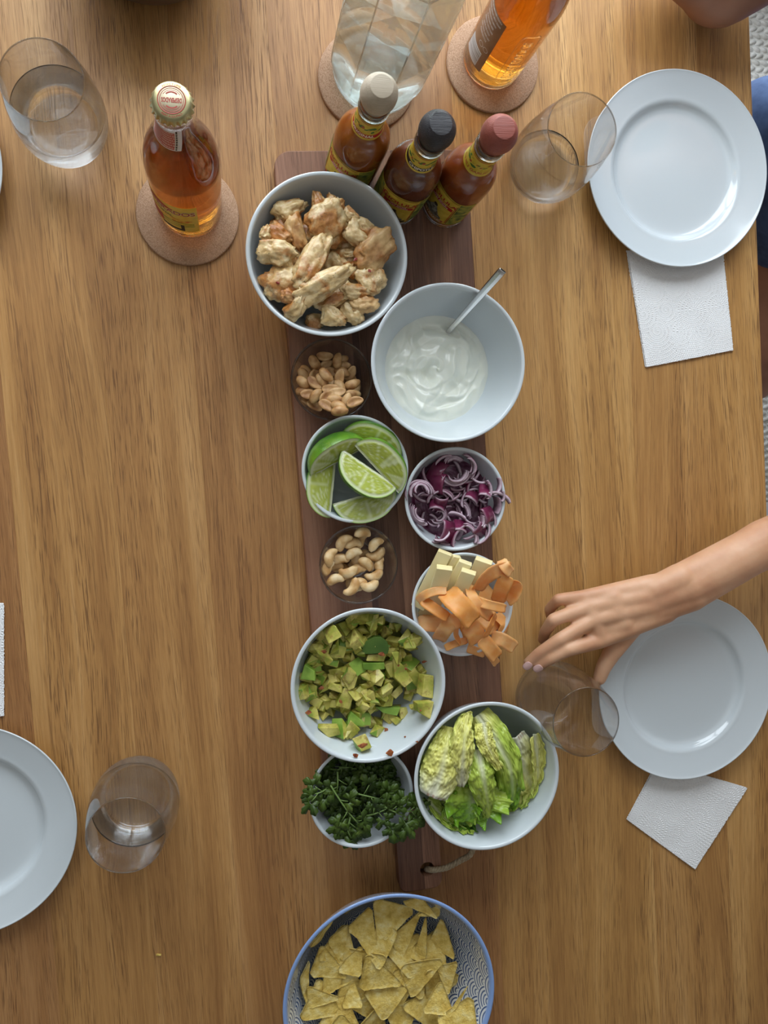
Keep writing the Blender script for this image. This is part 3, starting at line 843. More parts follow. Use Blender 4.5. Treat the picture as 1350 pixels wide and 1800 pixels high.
# ------------------------------------------------------------------ faceted water bottle
def carafe():
    t = empty('water_bottle', (137.0, 385.5, 4.95), math.radians(6)); tag(t, 'large faceted clear glass bottle of water at the top edge', 'bottle')
    def oct_(a, r, z):
        k = (a % (PI / 4)) - PI / 8
        f = math.cos(PI / 8) / math.cos(k)
        w = min(1, max(0, (z - 14) / 12)) * min(1, max(0, (236 - z) / 12))
        return r * (1 - w + w * (f * 1.045) ** 1.0)
    out = smoothprof([(36, .5), (41.5, 4), (43.8, 12), (45, 30), (46, 60), (46, 190), (44, 212), (34, 236), (22, 252), (16.5, 264), (15, 285), (15, 300)], 5)
    inn = [(max(r - 2.8, 4), z) for r, z in out if z > 12][::-1]
    V, F = lathe([(0, 4), (18, 3.2), (30, .6), (33, 0)] + out + [(13.5, 300.5)] + inn + [(30, 9.5), (0, 8.2)], 96, fr=oct_)
    o = mk('bottle_glass', V, F, GREENGLASS, t); o.data.set_sharp_from_angle(angle=.3)
    lev = 104
    pr = [(0, 8.1), (30.2, 9.4)] + [(r + .25, z) for r, z in inn[::-1] if z < lev] + [(0, lev)]
    V, F = lathe(pr, 96, fr=oct_); o = mk('water', V, F, WATER, t); o.data.set_sharp_from_angle(angle=.3)
    V, F = lathe([(0, 296), (17.4, 296), (17.6, 300), (17.4, 312), (16, 313.5), (0, 313.5)], 48); mk('stopper', V, F, STEEL, t)
carafe()
# ------------------------------------------------------------------ heaps: pieces settle on what lies below
BARY = np.array([(i / 4, j / 4, 1 - (i + j) / 4) for i in range(5) for j in range(5 - i)])
class Heap:
    def __init__(s, b, res=1.0, base=None):
        s.b = b; R = b['R'] + 45; s.res = res; s.n = int(2 * R / res) + 1
        s.x0 = b['x'] - R; s.y0 = b['y'] - R
        X, Y = np.meshgrid(s.x0 + np.arange(s.n) * res, s.y0 + np.arange(s.n) * res, indexing='ij')
        r = np.hypot(X - b['x'], Y - b['y'])
        ri = [p[0] for p in b['inner']]; zi = [p[1] for p in b['inner']]
        h = np.interp(r, ri, zi) + b['z']
        h = np.where(r > b['R'] + .5, b['z'], h)
        h = np.where((r > ri[-1]) & (r <= b['R'] + .5), b['z'] + b['H'], h)
        s.h = h
        if base is not None: s.h = np.maximum(s.h, np.where(r < b['R'] - b['t'], base(X - b['x'], Y - b['y'], r), -1e9))
    def idx(s, P):
        i = np.clip(((P[:, 0] - s.x0) / s.res + .5).astype(int), 0, s.n - 1)
        j = np.clip(((P[:, 1] - s.y0) / s.res + .5).astype(int), 0, s.n - 1)
        return i, j
    def samples(s, V, F, k=1):
        out = [V]
        T = np.array([(f[0], f[a], f[a + 1]) for f in F for a in range(1, len(f) - 1)])
        A, B, C = V[T[:, 0]], V[T[:, 1]], V[T[:, 2]]
        for w in BARY: out.append(A * w[0] + B * w[1] + C * w[2])
        return np.concatenate(out)
    def drop(s, V, F, x, y, R, sink=.4, zmin=None, q=1.0):
        V = np.array(V) @ np.array(R).T
        P = s.samples(V, F) + np.array((x, y, 0))
        i, j = s.idx(P)
        need = s.h[i, j] - P[:, 2]
        z = (need.max() if q >= 1 else np.quantile(need, q)) - sink
        if zmin is not None: z = max(z, zmin)
        P[:, 2] += z
        np.maximum.at(s.h, (i, j), P[:, 2])
        return z

CLOCK = ['twelve', 'one', 'two', 'three', 'four', 'five', 'six', 'seven', 'eight', 'nine', 'ten', 'eleven']
def where(b, x, y, what):
    dx, dy = x - b['x'], y - b['y']; r = math.hypot(dx, dy) / b['R']
    k = int(round(math.degrees(math.atan2(dx, dy)) / 30)) % 12
    if r < .13: return 'in the very middle of %s' % what
    ring = 'close to the middle' if r < .3 else 'halfway out' if r < .48 else 'well out' if r < .62 else 'near the wall'
    return '%s towards %s o\'clock in %s' % (ring, CLOCK[k], what)
SEEN = {}
ORD = ['upper', 'lower'] + [w + '-highest' for w in 'third fourth fifth sixth seventh eighth ninth tenth eleventh twelfth thirteenth fourteenth fifteenth sixteenth seventeenth eighteenth'.split()] #'upper', 'lower', 'third-highest', 'fourth-highest', 'fifth-highest', 'sixth-highest', 'seventh-highest', 'eighth-highest', 'ninth-highest', 'deepest']
def finish_labels():
    """look-alikes that share a spot are told apart by their height in the heap"""
    for lb, L in SEEN.items():
        if len(L) < 2: continue
        L.sort(key=lambda q: -q[1])
        for k, (o, z) in enumerate(L):
            w = ORD[min(k, 17)] if len(L) == 2 else (['topmost', 'second-highest'] + ORD[2:])[min(k, 17)]
            o['label'] = w + ' ' + lb

def place(name, me_, V, F, heap, x, y, R, label, cat, group, sink=.4, q=1.0, zmin=None, mat4=None):
    z = heap.drop(V, F, x, y, R, sink, zmin, q)
    o = bpy.data.objects.new(name, me_); COL.objects.link(o)
    m = R.to_4x4(); m.translation = Vector((x, y, z)) * S; o.matrix_world = m
    tag(o, label, cat, group); SEEN.setdefault(label, []).append((o, z)); return o, z

def px(crop, x, y):
    (u0, v0, k) = crop
    return u0 + x / k, v0 + y / k

# ------------------------------------------------------------------ chicken
CH = NT('fried_chicken'); v = CH.coord(rand=9.0)
nA = CH.noise(v, 42, 4, .6)
cc = CH.ramp(CH.noise(v, 160, 4), [(.35, (.52, .34, .14)), (.52, (.68, .50, .25)), (.7, (.79, .64, .38))])
br = CH.ramp(CH.noise(v, 150, 5, .7), [(.3, (.26, .085, .018)), (.6, (.50, .21, .05)), (.75, (.62, .34, .11))])
m_ = CH.ramp(nA, [(.50, 0.0), (.61, .95)])
cc = CH.mix(m_, cc, br)
sp = CH.ramp(CH.voro(v, 330), [(.10, 1.0), (.17, 0.0)])
cc = CH.mix(CH.math('MULTIPLY', sp, CH.ramp(CH.noise(v, 90, 2), [(.48, 0.0), (.56, .9)])), cc, (.06, .05, .02))
CH.set(Base_Color=cc, Roughness=.33, Subsurface_Weight=.15, Subsurface_Radius=(.6, .35, .2), Subsurface_Scale=.004); CH.bump(CH.noise(v, 420, 4), .45, .0008); CHICK = CH.m
CB = NT('browned_chicken'); v = CB.coord(rand=9.0)
CB.set(Base_Color=CB.mix(CB.ramp(CB.noise(v, 50, 4), [(.38, 1.0), (.6, .15)]), (.70, .48, .22), CB.ramp(CB.noise(v, 150, 5, .7), [(.3, (.24, .07, .014)), (.65, (.50, .20, .045))])), Roughness=.4)
CB.bump(CB.noise(v, 420, 4), .5, .0008); BROWNCH = CB.m
def meat(seed, L, Wd, H, bend=.0):
    V, F = ico(4); out = []
    for x, y, z in V:
        sx = (abs(x) ** .8) * (1 if x > 0 else -1)
        w = 1 - .35 * x * (1 if seed % 2 else .3)
        px_, py_, pz_ = sx * L / 2, y * Wd / 2 * w, z * H / 2
        n1 = nz(x * 1.4 + seed, y * 1.4, z * 1.4); n2 = nz(x * 4 + seed, y * 4, z * 4 + 5); n3 = nz(x * 9 + seed, y * 9, z * 9)
        k = 1 + .34 * n1 + .20 * n2 + .08 * n3
        # muscle fold ridges along the strip
        rdg = abs(math.sin(y * 3.0 + 4 * nz(x * 1.5, seed, y) + seed)) * .9
        px_, py_, pz_ = px_ * k, py_ * k, pz_ * (k + .1 * n2) + (rdg - .6 if z > .1 else 0)
        py_ += bend * (px_ / (L / 2)) ** 2 * L * .25
        pz_ += .10 * L * bend * (px_ / (L / 2))
        out.append((px_, py_, pz_))
    return out, F
C4 = (420, 280, 4.219)
hp = Heap(B_chick)
R0 = random.Random(11)
for k in range(13):      # lower layer that carries the visible strips
    a = k * 2.4; r = 7 + 30 * math.sqrt(k / 13); V, F = meat(60 + k, 44, 25, 19)
    me_ = meshdata('chicken_strip', V, F, CHICK)
    x, y = B_chick['x'] - 3 + r * math.cos(a), B_chick['y'] + r * math.sin(a)
    place('chicken_strip', me_, V, F, hp, x, y, euler(R0.uniform(-.3, .3), R0.uniform(-.3, .3), R0.uniform(0, 6)), 'buried chicken strip ' + where(B_chick, x, y, 'the chicken bowl'), 'chicken', 'fried chicken strips', sink=2.5, q=.93)
CHL = [  # crop x, y, length, width, angle, brown, bend, label
 (750, 340, 100, 60, 80, 0, .2, 'small pointed chicken end sticking up at the top of the heap'),
 (820, 420, 130, 90, -30, 0, .1, 'small chicken bit behind the big top piece'),
 (930, 510, 210, 105, -28, 0, .0, 'shaded cream chicken strip at the upper right of the heap'),
 (870, 580, 220, 130, -40, 0, .2, 'chicken strip with a browned edge right of the centre'),
 (600, 370, 240, 105, 100, 0, .1, 'pointed upright chicken strip at the top, left of centre'),
 (290, 570, 190, 140, -30, 1, .0, 'dark browned chicken piece at the left, half covered'),
 (430, 560, 290, 120, -72, 1, .3, 'curved chicken strip with an orange-brown edge'),
 (385, 355, 250, 130, 25, 0, .0, 'chunky chicken piece lying alone at the top left'),
 (310, 930, 270, 220, 10, 0, .0, 'flat pale chicken piece with pepper specks at lower left'),
 (380, 1040, 150, 90, -20, 1, .0, 'thin browned chicken edge under the lower left pieces'),
 (720, 760, 150, 190, 80, 0, .3, 'shredded chicken piece in the middle'),
 (840, 810, 130, 110, -60, 1, .0, 'small browned chicken bit right of the middle'),
 (840, 1130, 200, 140, -50, 0, .0, 'chicken piece at the lower right near the wall'),
 (690, 1050, 240, 120, 20, 0, .1, 'speckled chicken strip under the long diagonal one'),
 (930, 1080, 200, 130, 8, 1, .1, 'glossy browned chicken piece at the lower right'),
 (860, 990, 210, 110, 0, 0, .1, 'small tan chicken strip at the right, under a pale chunk'),
 (970, 905, 210, 190, -60, 0, .0, 'pale squarish chicken chunk at the right'),
 (840, 690, 110, 55, 0, 0, .0, 'tiny pale chicken bit left of the big browned piece'),
 (1010, 680, 330, 210, 48, 1, .0, 'largest browned chicken piece with an orange crust at the right'),
 (430, 1100, 230, 110, 62, 0, .4, 'curved chicken strip at the bottom left'),
 (570, 1185, 130, 110, -10, 0, .0, 'small knobbly chicken bit at the very bottom'),
 (700, 1175, 190, 130, -20, 0, .1, 'golden chicken piece at the very bottom, right of a small bit'),
 (280, 715, 280, 180, -8, 0, .0, 'broad smooth cream chicken piece at the left'),
 (195, 560, 110, 70, 75, 0, .0, 'pointed tip of chicken at the left wall'),
 (650, 470, 300, 220, 55, 0, .1, 'big chicken piece with a seared face at the top centre'),
 (615, 960, 440, 160, 30, 0, .1, 'long diagonal chicken strip with a brown ridge, lower centre'),
 (535, 770, 420, 170, 60, 0, .0, 'longest smooth cream chicken strip lying over the middle'),
]
for i, (cx, cy, L, Wd, an, bn, bd, lb) in enumerate(CHL):
    p = on(*px(C4, cx, cy), 72)
    k = 1 / 4.219 / 1.93
    V, F = meat(i, L * k * 1.0, Wd * k * 1.05, min(Wd, 130) * k * .68, bd)
    place('chicken_strip', meshdata('chicken_strip', V, F, BROWNCH if bn else CHICK), V, F, hp, p.x, p.y, euler(R0.uniform(-.25, .25), R0.uniform(-.2, .2), math.radians(an)), lb, 'chicken', 'fried chicken strips', sink=2.0, q=.9)
# dried chilli flakes
for (cx, cy) in ((285, 928), (970, 832), (865, 740)):
    p = on(*px(C4, cx, cy), 78); V, F = hull([(R0.uniform(-2, 2), R0.uniform(-1.6, 1.6), R0.uniform(-.4, .4)) for _ in range(9)])
    place('chilli_flake', meshdata('chilli_flake', V, F, ink('chilli_red', (.28, .03, .015)), smooth=False), V, F, hp, p.x, p.y, euler(0, 0, 0), 'dark red chilli flake ' + where(B_chick, p.x, p.y, 'the chicken bowl'), 'chilli flake', 'chilli flakes', sink=.1)

# ------------------------------------------------------------------ yogurt and spoon
def yogurt():
    b = B_yog; Zy = 35.0
    zl = Zy - b['z']
    Rr = float(np.interp(zl, [p[1] for p in b['inner']], [p[0] for p in b['inner']])) + 1.6
    YG = NT('yogurt'); YG.set(Base_Color=(.78, .80, .71), Roughness=.24, Subsurface_Weight=.35, Subsurface_Radius=(1, .9, .7), Subsurface_Scale=.004, Coat_Weight=.3, Coat_Roughness=.15)
    NR, NA = 90, 220
    V, F = [], []
    def hgt(x, y):
        r = math.hypot(x, y); a = math.atan2(y, x)
        w = max(0, 1 - (r / Rr) ** 6)
        sw = math.sin(a * 1.0 - r * .27 + 1.3 * nz(x * .03, y * .03, 2) + 2.0)
        x, y = x + 9 * nz(x * .03, y * .03, 21), y + 9 * nz(x * .03, y * .03, 27)
        h = .8 * (abs(sw) ** .7) * w + .5 * math.sin(-a * 2 + r * .42 + 2 * nz(x * .05, y * .05, 7)) * w
        h += 4.2 * nz(x * .045 + 3, y * .045, 1.5) * w + 1.6 * (1 - abs(nz(x * .07, y * .07, 9)) * 3) * w
        # stirred peaks and hollows
        for (px_, py_, A_, s_) in ((-14, 12, 5.5, 9), (-6, -8, -4.0, 8), (-4, -16, 4.0, 5), (14, -2, 3.0, 9), (8, 24, 2.2, 7), (-20, -28, 2.6, 9), (10, -30, -2.4, 9), (3, -24, 2.5, 6)):
            d2 = (x - px_) ** 2 + (y - py_) ** 2
            h += A_ * math.exp(-d2 / s_ ** 2 / 1.2) * w
        # sharp curved creases
        for (cx, cy, rr_, a0, a1, A_) in ((-6, 4, 24, 2.4, 5.3, -1.8), (4, -6, 33, 3.2, 6.0, 1.3), (-2, 0, 41, .2, 3.0, -1.4), (14, -14, 16, 3.6, 6.6, 1.6), (-10, -14, 15, 4.0, 7.0, -1.5)):
            d = math.hypot(x - cx, y - cy) - rr_; aa = math.atan2(y - cy, x - cx) % (2 * PI)
            ok = a0 <= aa <= a1 or a0 <= aa + 2 * PI <= a1
            if ok: h += A_ * math.exp(-(d / 2.0) ** 2) * math.sin(PI * (((aa if aa >= a0 else aa + 2 * PI) - a0) / (a1 - a0))) ** .7 * w
        return h
    V.append((0, 0, hgt(0, 0)))
    for i in range(1, NR + 1):
        r = Rr * i / NR
        for k in range(NA):
            a = 2 * PI * k / NA; x, y = r * math.cos(a), r * math.sin(a)
            V.append((x, y, hgt(x, y) + (.8 * max(0, (r - Rr + 2) / 2) ** 2)))
    for k in range(NA): F.append((0, 1 + k, 1 + (k + 1) % NA))
    for i in range(NR - 1):
        for k in range(NA):
            k2 = (k + 1) % NA; a = 1 + i * NA
            F.append((a + k, a + NA + k, a + NA + k2, a + k2))
    base = 1 + (NR - 1) * NA
    z0 = len(V); 
    for k in range(NA):
        a = 2 * PI * k / NA; rr_ = float(np.interp(zl - 9, [p[1] for p in b['inner']], [p[0] for p in b['inner']])) + .3
        V.append((rr_ * math.cos(a), rr_ * math.sin(a), -9))
    for k in range(NA): F.append((base + k, z0 + k, z0 + (k + 1) % NA, base + (k + 1) % NA))
    V.append((0, 0, -11)); 
    for k in range(NA): F.append((len(V) - 1, z0 + (k + 1) % NA, z0 + k))
    tag(mk('yogurt', V, F, YG.m, loc=(b['x'], b['y'], Zy)), 'thick white yogurt with stirred swirls filling the upper right bowl', 'yogurt')
    # spoon: handle leans on the rim
    t = empty('spoon', on(787, 584, 36)); tag(t, 'steel spoon standing in the yogurt, handle over the rim', 'spoon')
    A = on(787, 584, 37.0); Cc = on(843, 521, 86.5)
    d = (Cc - A).normalized()
    best = min(np.linspace(60, 220, 161), key=lambda q: abs(proj_(A + d * float(q))[0] - 884) )
    q1 = float(best)
    side = d.cross(Vector((0, 0, 1))).normalized(); up = side.cross(d)
    V, F = [], []
    rings = []
    st = [(-16, 2.0, 1.0), (-12, 2.2, 1.2), (-6, 2.4, 1.5), (0, 2.5, 1.8), (30, 2.9, 1.8), (q1 - 30, 3.6, 1.7), (q1 - 4, 4.0, 1.7), (q1 - .8, 3.8, 1.5), (q1, 3.2, 1.0)]
    prof = [(-1, 0), (-.82, .8), (0, 1.0), (.82, .8), (1, 0), (.82, -.8), (0, -1), (-.82, -.8)]
    for (s_, w_, h_) in st:
        ring = []
        for a_, b_ in prof:
            ring.append(len(V)); V.append(tuple(d * s_ + side * w_ * a_ + up * h_ * b_ ))
        rings.append(ring)
    for r0, r1 in zip(rings, rings[1:]):
        for k in range(8): F.append((r0[k], r0[(k + 1) % 8], r1[(k + 1) % 8], r1[k]))
    F += [tuple(rings[0]), tuple(reversed(rings[-1]))]
    V, F = bevel(V, F, .25, 2)
    mk('handle', V, F, STEEL, t)
    V, F = [], []
    N = 14
    d2 = Vector((d.x, d.y, 0)).normalized() * -1
    c0 = d * -12
    for i in range(N + 1):
        for j in range(N + 1):
            u, w = (i / N) * 2 - 1, (j / N) * 2 - 1
            m = max(abs(u), abs(w)) or 1; l = math.hypot(u, w) or 1
            u, w = u * m / l, w * m / l
            r2 = u * u + w * w
            V.append(tuple(c0 + d2 * (u * 17 + 8) + side * w * 11 + Vector((0, 0, 4.5 * r2 - 2.0))))
    F = [(i * (N + 1) + j, (i + 1) * (N + 1) + j, (i + 1) * (N + 1) + j + 1, i * (N + 1) + j + 1) for i in range(N) for j in range(N)]
    o = mk('bowl_of_spoon', V, F, STEEL, t); md = o.modifiers.new('s', 'SOLIDIFY'); md.thickness = .0009
def proj_(P):
    q = (np.array(P) - np.array((0, 0, CD))) @ ROT
    return 675 + CF * q[0] / -q[2], 900 - CF * q[1] / -q[2]
yogurt()

# ------------------------------------------------------------------ peanuts
PEA = mottled('roasted_peanut', [(.34, (.30, .13, .04)), (.5, (.50, .28, .11)), (.66, (.66, .43, .21))], 110, .5, bump=.3, bscale=500)
def peanut(seed):
    V, F = ico(3); out = []
    for x, y, z in V:
        L, w, h = 8.0, 4.7, 4.2
        wv = 1 - .12 * x
        pz = z * h if z > 0 else z * 1.2
        if z < -.05:
            pz += 1.3 * max(0, 1 - (x * x) * .9 - (y * y) * 3)         # hollow of the split face
        px_, py_ = x * L, y * w * wv
        py_ += .8 * x * x * (1 if seed % 2 else -1)
        k = 1 + .05 * nz(x * 2 + seed, y * 2, z * 2)
        out.append((px_ * k, py_ * k, pz * k))
    return out, F
PV = [peanut(i) for i in range(5)]; PM = [meshdata('peanut', *p, PEA) for p in PV]
hp = Heap(B_pea, .7, base=None)
C6 = (500, 580, 3.375)
PL = [(240, 200), (170, 300), (330, 300), (250, 400), (360, 400), (160, 400), (300, 260), (200, 440), (390, 330), (270, 330), (120, 330), (340, 210), (330, 480), (240, 290), (300, 430), (190, 230), (400, 270), (140, 430),
      (345, 165, 20), (130, 240, -50), (110, 265, -60), (245, 200, 40), (355, 205, 10), (275, 245, 0), (400, 255, 60), (345, 245, -20), (170, 270, 70), (105, 370, 0), (325, 325, 80), (285, 325, 30), (130, 395, 10), (170, 462, -30), (432, 350, 70), (320, 285, 80), (375, 440, 45),
      (240, 142, 0), (172, 190, -50), (312, 175, 80), (98, 320, -35), (165, 325, -38), (215, 310, -55), (232, 278, -45), (325, 350, -55), (400, 335, 20), (258, 365, 5), (300, 390, 10), (400, 400, 0), (170, 405, 55), (228, 418, 40), (280, 437, 0), (345, 450, 78), (228, 475, -35), (300, 482, -20), (390, 455, 20), (300, 512, 5)]
RP = random.Random(2)
for i, q in enumerate(PL):
    p = on(*px(C6, 262 + (q[0] - 262) * .95, 310 + (q[1] - 310) * .92), 42); an = q[2] if len(q) > 2 else RP.uniform(0, 180)
    k = i % 5; flip = RP.random() < .35
    Rm = euler((PI if flip else 0) + RP.uniform(-.35, .35), RP.uniform(-.3, .3), math.radians(an))
    place('peanut', PM[k], *PV[k], hp, p.x, p.y, Rm, ('split' if flip else 'rounded') + ' roasted peanut half ' + where(B_pea, p.x, p.y, 'the peanut bowl'), 'peanut', 'roasted peanut halves', sink=.5, q=.97)

# ------------------------------------------------------------------ cashews
CAS = mottled('cashew', [(.34, (.50, .27, .09)), (.5, (.70, .48, .23)), (.66, (.80, .63, .38))], 90, .5, bump=.3, bscale=420)
def cashew(seed, L=21, half=False):
    n, m = 26, 14; V = []
    arc = 2.5 + .4 * nz(seed, 1, 1); Rr = L * .36
    for i in range(n + 1):
        t = i / n; a = -arc / 2 + arc * t
        rad = 4.4 * (math.sin(PI * min(1, max(0, .04 + .92 * t))) ** .42) * (1.16 - .34 * t)
        cx, cy = Rr * math.sin(a), Rr * (math.cos(a) - .6)
        for k in range(m):
            b = 2 * PI * k / m
            rr_ = rad * (1 + .07 * nz(t * 5 + seed, math.cos(b), math.sin(b)))
            z = math.sin(b) * rr_
            if half and z < 0: z *= .1
            d = math.cos(b) * rr_ * 1.08
            V.append((cx + math.sin(a) * d, cy + math.cos(a) * d, z * .95))
    F = [(i * m + k, (i + 1) * m + k, (i + 1) * m + (k + 1) % m, i * m + (k + 1) % m) for i in range(n) for k in range(m)]
    F += [tuple(range(m)), tuple(reversed(range(n * m, n * m + m)))]
    return V, F
CV = [cashew(i, L) for i, L in enumerate((21, 23, 19, 17))] + [cashew(7, 19, True)]
CM = [meshdata('cashew', *p, CAS) for p in CV]
hp = Heap(B_cas, .7)
C7 = (540, 900, 3.553)
CLs = [(290, 330, 2), (230, 380, 0), (350, 260, 3), (200, 280, 0), (380, 350, 2), (280, 200, 3), (290, 450, 3), (180, 350, 2), (330, 300, 1),
       (350, 175, 60, 0), (285, 205, 10, 2), (430, 205, 40, 2), (210, 305, 10, 2), (430, 330, 60, 3), (465, 330, 80, 3), (320, 370, 20, 2), (235, 410, 10, 3), (300, 490, 20, 3), (325, 450, 0, 3), (135, 345, 60, 3), (335, 135, 0, 4),
       (230, 190, 50, 1), (148, 275, 65, 0), (175, 425, 15, 2), (290, 265, 25, 4), (425, 255, 200, 1), (245, 355, 190, 0), (360, 330, -40, 2), (410, 385, 200, 0), (375, 440, 190, 0), (260, 455, 230, 1)]
for i, q in enumerate(CLs):
    p = on(*px(C7, q[0], q[1]), 40); k = q[3] if len(q) > 3 else q[2]; an = q[2] if len(q) > 3 else RP.uniform(0, 360)
    Rm = euler(RP.uniform(-.3, .3), RP.uniform(-.3, .3), math.radians(an))
    place('cashew', CM[k], *CV[k], hp, p.x, p.y, Rm, ('split half of a cashew ' if k == 4 else 'curved whole cashew ') + where(B_cas, p.x, p.y, 'the cashew bowl'), 'cashew', 'cashews', sink=.7, q=.96)

# ------------------------------------------------------------------ limes
LIMEP = NT('lime_peel'); v = LIMEP.coord()
LIMEP.set(Base_Color=LIMEP.ramp(LIMEP.noise(v, 40, 3), [(.35, (.05, .17, .01)), (.65, (.15, .33, .022))]), Roughness=.28, Coat_Weight=.3)
LIMEP.bump(LIMEP.voro(v, 900), .35, .0006); LIMEP = LIMEP.m
LIMEF = NT('lime_flesh'); LIMEF.set(Base_Color=LIMEF.attr(), Roughness=.22, Subsurface_Weight=.3, Subsurface_Radius=(.8, 1, .4), Subsurface_Scale=.004, Coat_Weight=.3, Coat_Roughness=.1)
LIMEF.bump(LIMEF.noise(LIMEF.coord(), 500, 3), .25, .0006); LIMEF = LIMEF.m
def lime_wedge(seed, ang, L=30.5, Rr=26.0):
    """axis along x; the first cut face lies in the plane z = 0 on the +y side, the second is turned down by ang"""
    def prof(t): return Rr * max(0, 1 - abs(t) ** 2.3) ** .5
    n, m = 40, 18
    V, F = [], []
    for i in range(n + 1):
        t = math.sin((i / n - .5) * PI); x = t * L
        for k in range(m + 1):
            a = -ang * k / m; r = prof(t) * (1 + .012 * nz(x * .2, a * 3, seed))
            V.append((x, r * math.cos(a), r * math.sin(a)))
    for i in range(n):
        for k in range(m): F.append((i * (m + 1) + k, i * (m + 1) + k + 1, (i + 1) * (m + 1) + k + 1, (i + 1) * (m + 1) + k))
    peel = (V, F)
    faces = []
    for side in (0, 1):
        V, F, colr = [], [], []
        nr = 26
        for i in range(n + 1):
            t = math.sin((i / n - .5) * PI); x = t * L
            for k in range(nr + 1):
                q = k / nr; r = prof(t) * q
                # edge distance to the peel
                e = 1 - math.hypot(x / L, r / Rr) if True else 0
                e = 1 - max((abs(x) / L) ** 2.3 + (r / Rr) ** 2, 0) ** .5
                th = math.atan2(r / Rr, x / L)
                st = nz(th * 26, seed + side * 5, math.hypot(x, r) * .12) * .5 + .5
                pulp = np.array((.28, .34, .03)) * (1 - st) + np.array((.50, .55, .11)) * st
                spoke = abs(nz(th * 3.2 + seed, 3, 3))
                if r > 5: pulp = pulp * (1 - .55 * max(0, 1 - spoke * 14)) + np.array((.80, .84, .62)) * .55 * max(0, 1 - spoke * 14)
                pith = np.array((.62, .68, .42))
                w = min(1, max(0, (.135 - e) / .035))
                cw = min(1, max(0, (3.0 + .8 * nz(x * .2, seed, 1) - r) / 1.4)) * .75
                c = pulp * (1 - w) + pith * w
                c = c * (1 - cw) + np.array((.82, .85, .68)) * cw
                if e < .045: 
                    g = min(1, (.045 - e) / .03); c = c * (1 - g) + np.array((.32, .50, .10)) * g
                bulge = .8 * (1 - w) * (1 - cw) + .5 * nz(th * 20, math.hypot(x, r) * .2, seed) * (1 - w) - (.5 if cw > .3 else 0)
                bulge *= (1 if 0 < i < n and k < nr else 0)
                a = 0 if side == 0 else -ang
                y, z = r, bulge * (1 if side == 0 else -1)
                V.append((x, y * math.cos(a) - z * math.sin(a), y * math.sin(a) + z * math.cos(a))); colr.append(tuple(c))
        for i in range(n):
            for k in range(nr):
                f = (i * (nr + 1) + k, (i + 1) * (nr + 1) + k, (i + 1) * (nr + 1) + k + 1, i * (nr + 1) + k + 1)
                F.append(f if side == 0 else f[::-1])
        faces.append((V, F, colr))
    return peel, faces
hp = Heap(B_lime, .8)
# crop x, y of the face centre, axis angle (deg), outward side (+1 keeps +y left of the axis), tilt of face about the axis (deg), wedge angle, label
LW = [(520, 665, -25, 1, 30, 60, 'lime wedge in shadow at the top of the bowl, mostly hidden'),
      (225, 915, 84, 1, 12, 70, 'lime wedge at the lower left, face up, pith edge to the right'),
      (480, 1035, 196, 1, 10, 75, 'lime wedge at the bottom of the bowl under the others'),
      (300, 745, 28, 1, 50, 80, 'lime wedge showing its bright green peel at the upper left'),
      (560, 790, -47, 1, 30, 75, 'lime wedge at the upper right leaning on the pile, juicy face up'),
      (455, 868, 146, 1, 20, 72, 'lime wedge lying on top in the middle, face up')]
for i, (cx, cy, an, sd, tilt, wa, lb) in enumerate(LW):
    peel, faces = lime_wedge(i * 7 + 1, math.radians(wa))
    z_ = 52
    p = on(*px(C6, cx, cy), z_)
    Rm = Matrix.Rotation(math.radians(an), 3, 'Z') @ Matrix.Rotation(math.radians(tilt), 3, 'X')
    # the listed point is the middle of the visible face, a little outward of the axis
    off = Rm @ Vector((0, 10.0, 0))
    x, y = p.x - off.x, p.y - off.y
    allV, allF = join([peel, faces[0][:2], faces[1][:2]])
    z = hp.drop(allV, allF, x, y, Rm, 2.0, q=.86)
    t = bpy.data.objects.new('lime_wedge', None); COL.objects.link(t); m = Rm.to_4x4(); m.translation = Vector((x, y, z)) * S; t.matrix_world = m; t.empty_display_size = .01
    tag(t, lb, 'lime wedge', 'lime wedges')
    mk('peel', *peel, LIMEP, t)
    for f in faces: mk('cut_face', f[0], f[1], LIMEF, t, col=f[2])
# ------------------------------------------------------------------ red onion
ONI = NT('onion_flesh'); ONI.set(Base_Color=ONI.attr(), Roughness=.25, Subsurface_Weight=.2, Subsurface_Radius=(1, .6, .8), Subsurface_Scale=.003, Coat_Weight=.3); ONI = ONI.m
def onion_arc(seed, r, arc, th, h, flare=0.0, dark=0.0):
    n = 22; V, colr = [], []
    pale = np.array((.34, .20, .26)); pur = np.array((.17, .02, .065)); wht = np.array((.52, .40, .46))
    for i in range(n + 1):
        a = -arc / 2 + arc * i / n
        tp = min(1, min(i, n - i) / 3 + .25)
        for (dr, z, c) in ((0, 0, pale), (0, h, wht), (th * tp * .5, h * 1.06, wht), (th * tp * .86, h, pale), (th * tp, h * .86, pur), (th * tp, 0, pur)):
            rr_ = r + dr + flare * (z / h) + .5 * nz(a * 2 + seed, dr, 1)
            V.append((rr_ * math.cos(a), rr_ * math.sin(a) * .92, z + .7 * nz(a * 1.5, seed, 2)))
            cc_ = c * (1 - dark) + pur * .8 * dark
            colr.append(tuple(cc_ * (1 + .2 * nz(a * 6, z, seed))))
    m = 6
    F = [(i * m + k, (i + 1) * m + k, (i + 1) * m + (k + 1) % m, i * m + (k + 1) % m) for i in range(n) for k in range(m)]
    F += [tuple(range(m)), tuple(reversed(range(n * m, n * m + m)))]
    V = [(x - r * .6, y, z) for x, y, z in V]
    return V, F, colr
bO = B_oni
omound = lambda X, Y, r: bO['z'] + 19 + 5 * np.exp(-r ** 2 / 500) - 500 * (r > 37)
V, F = [], []
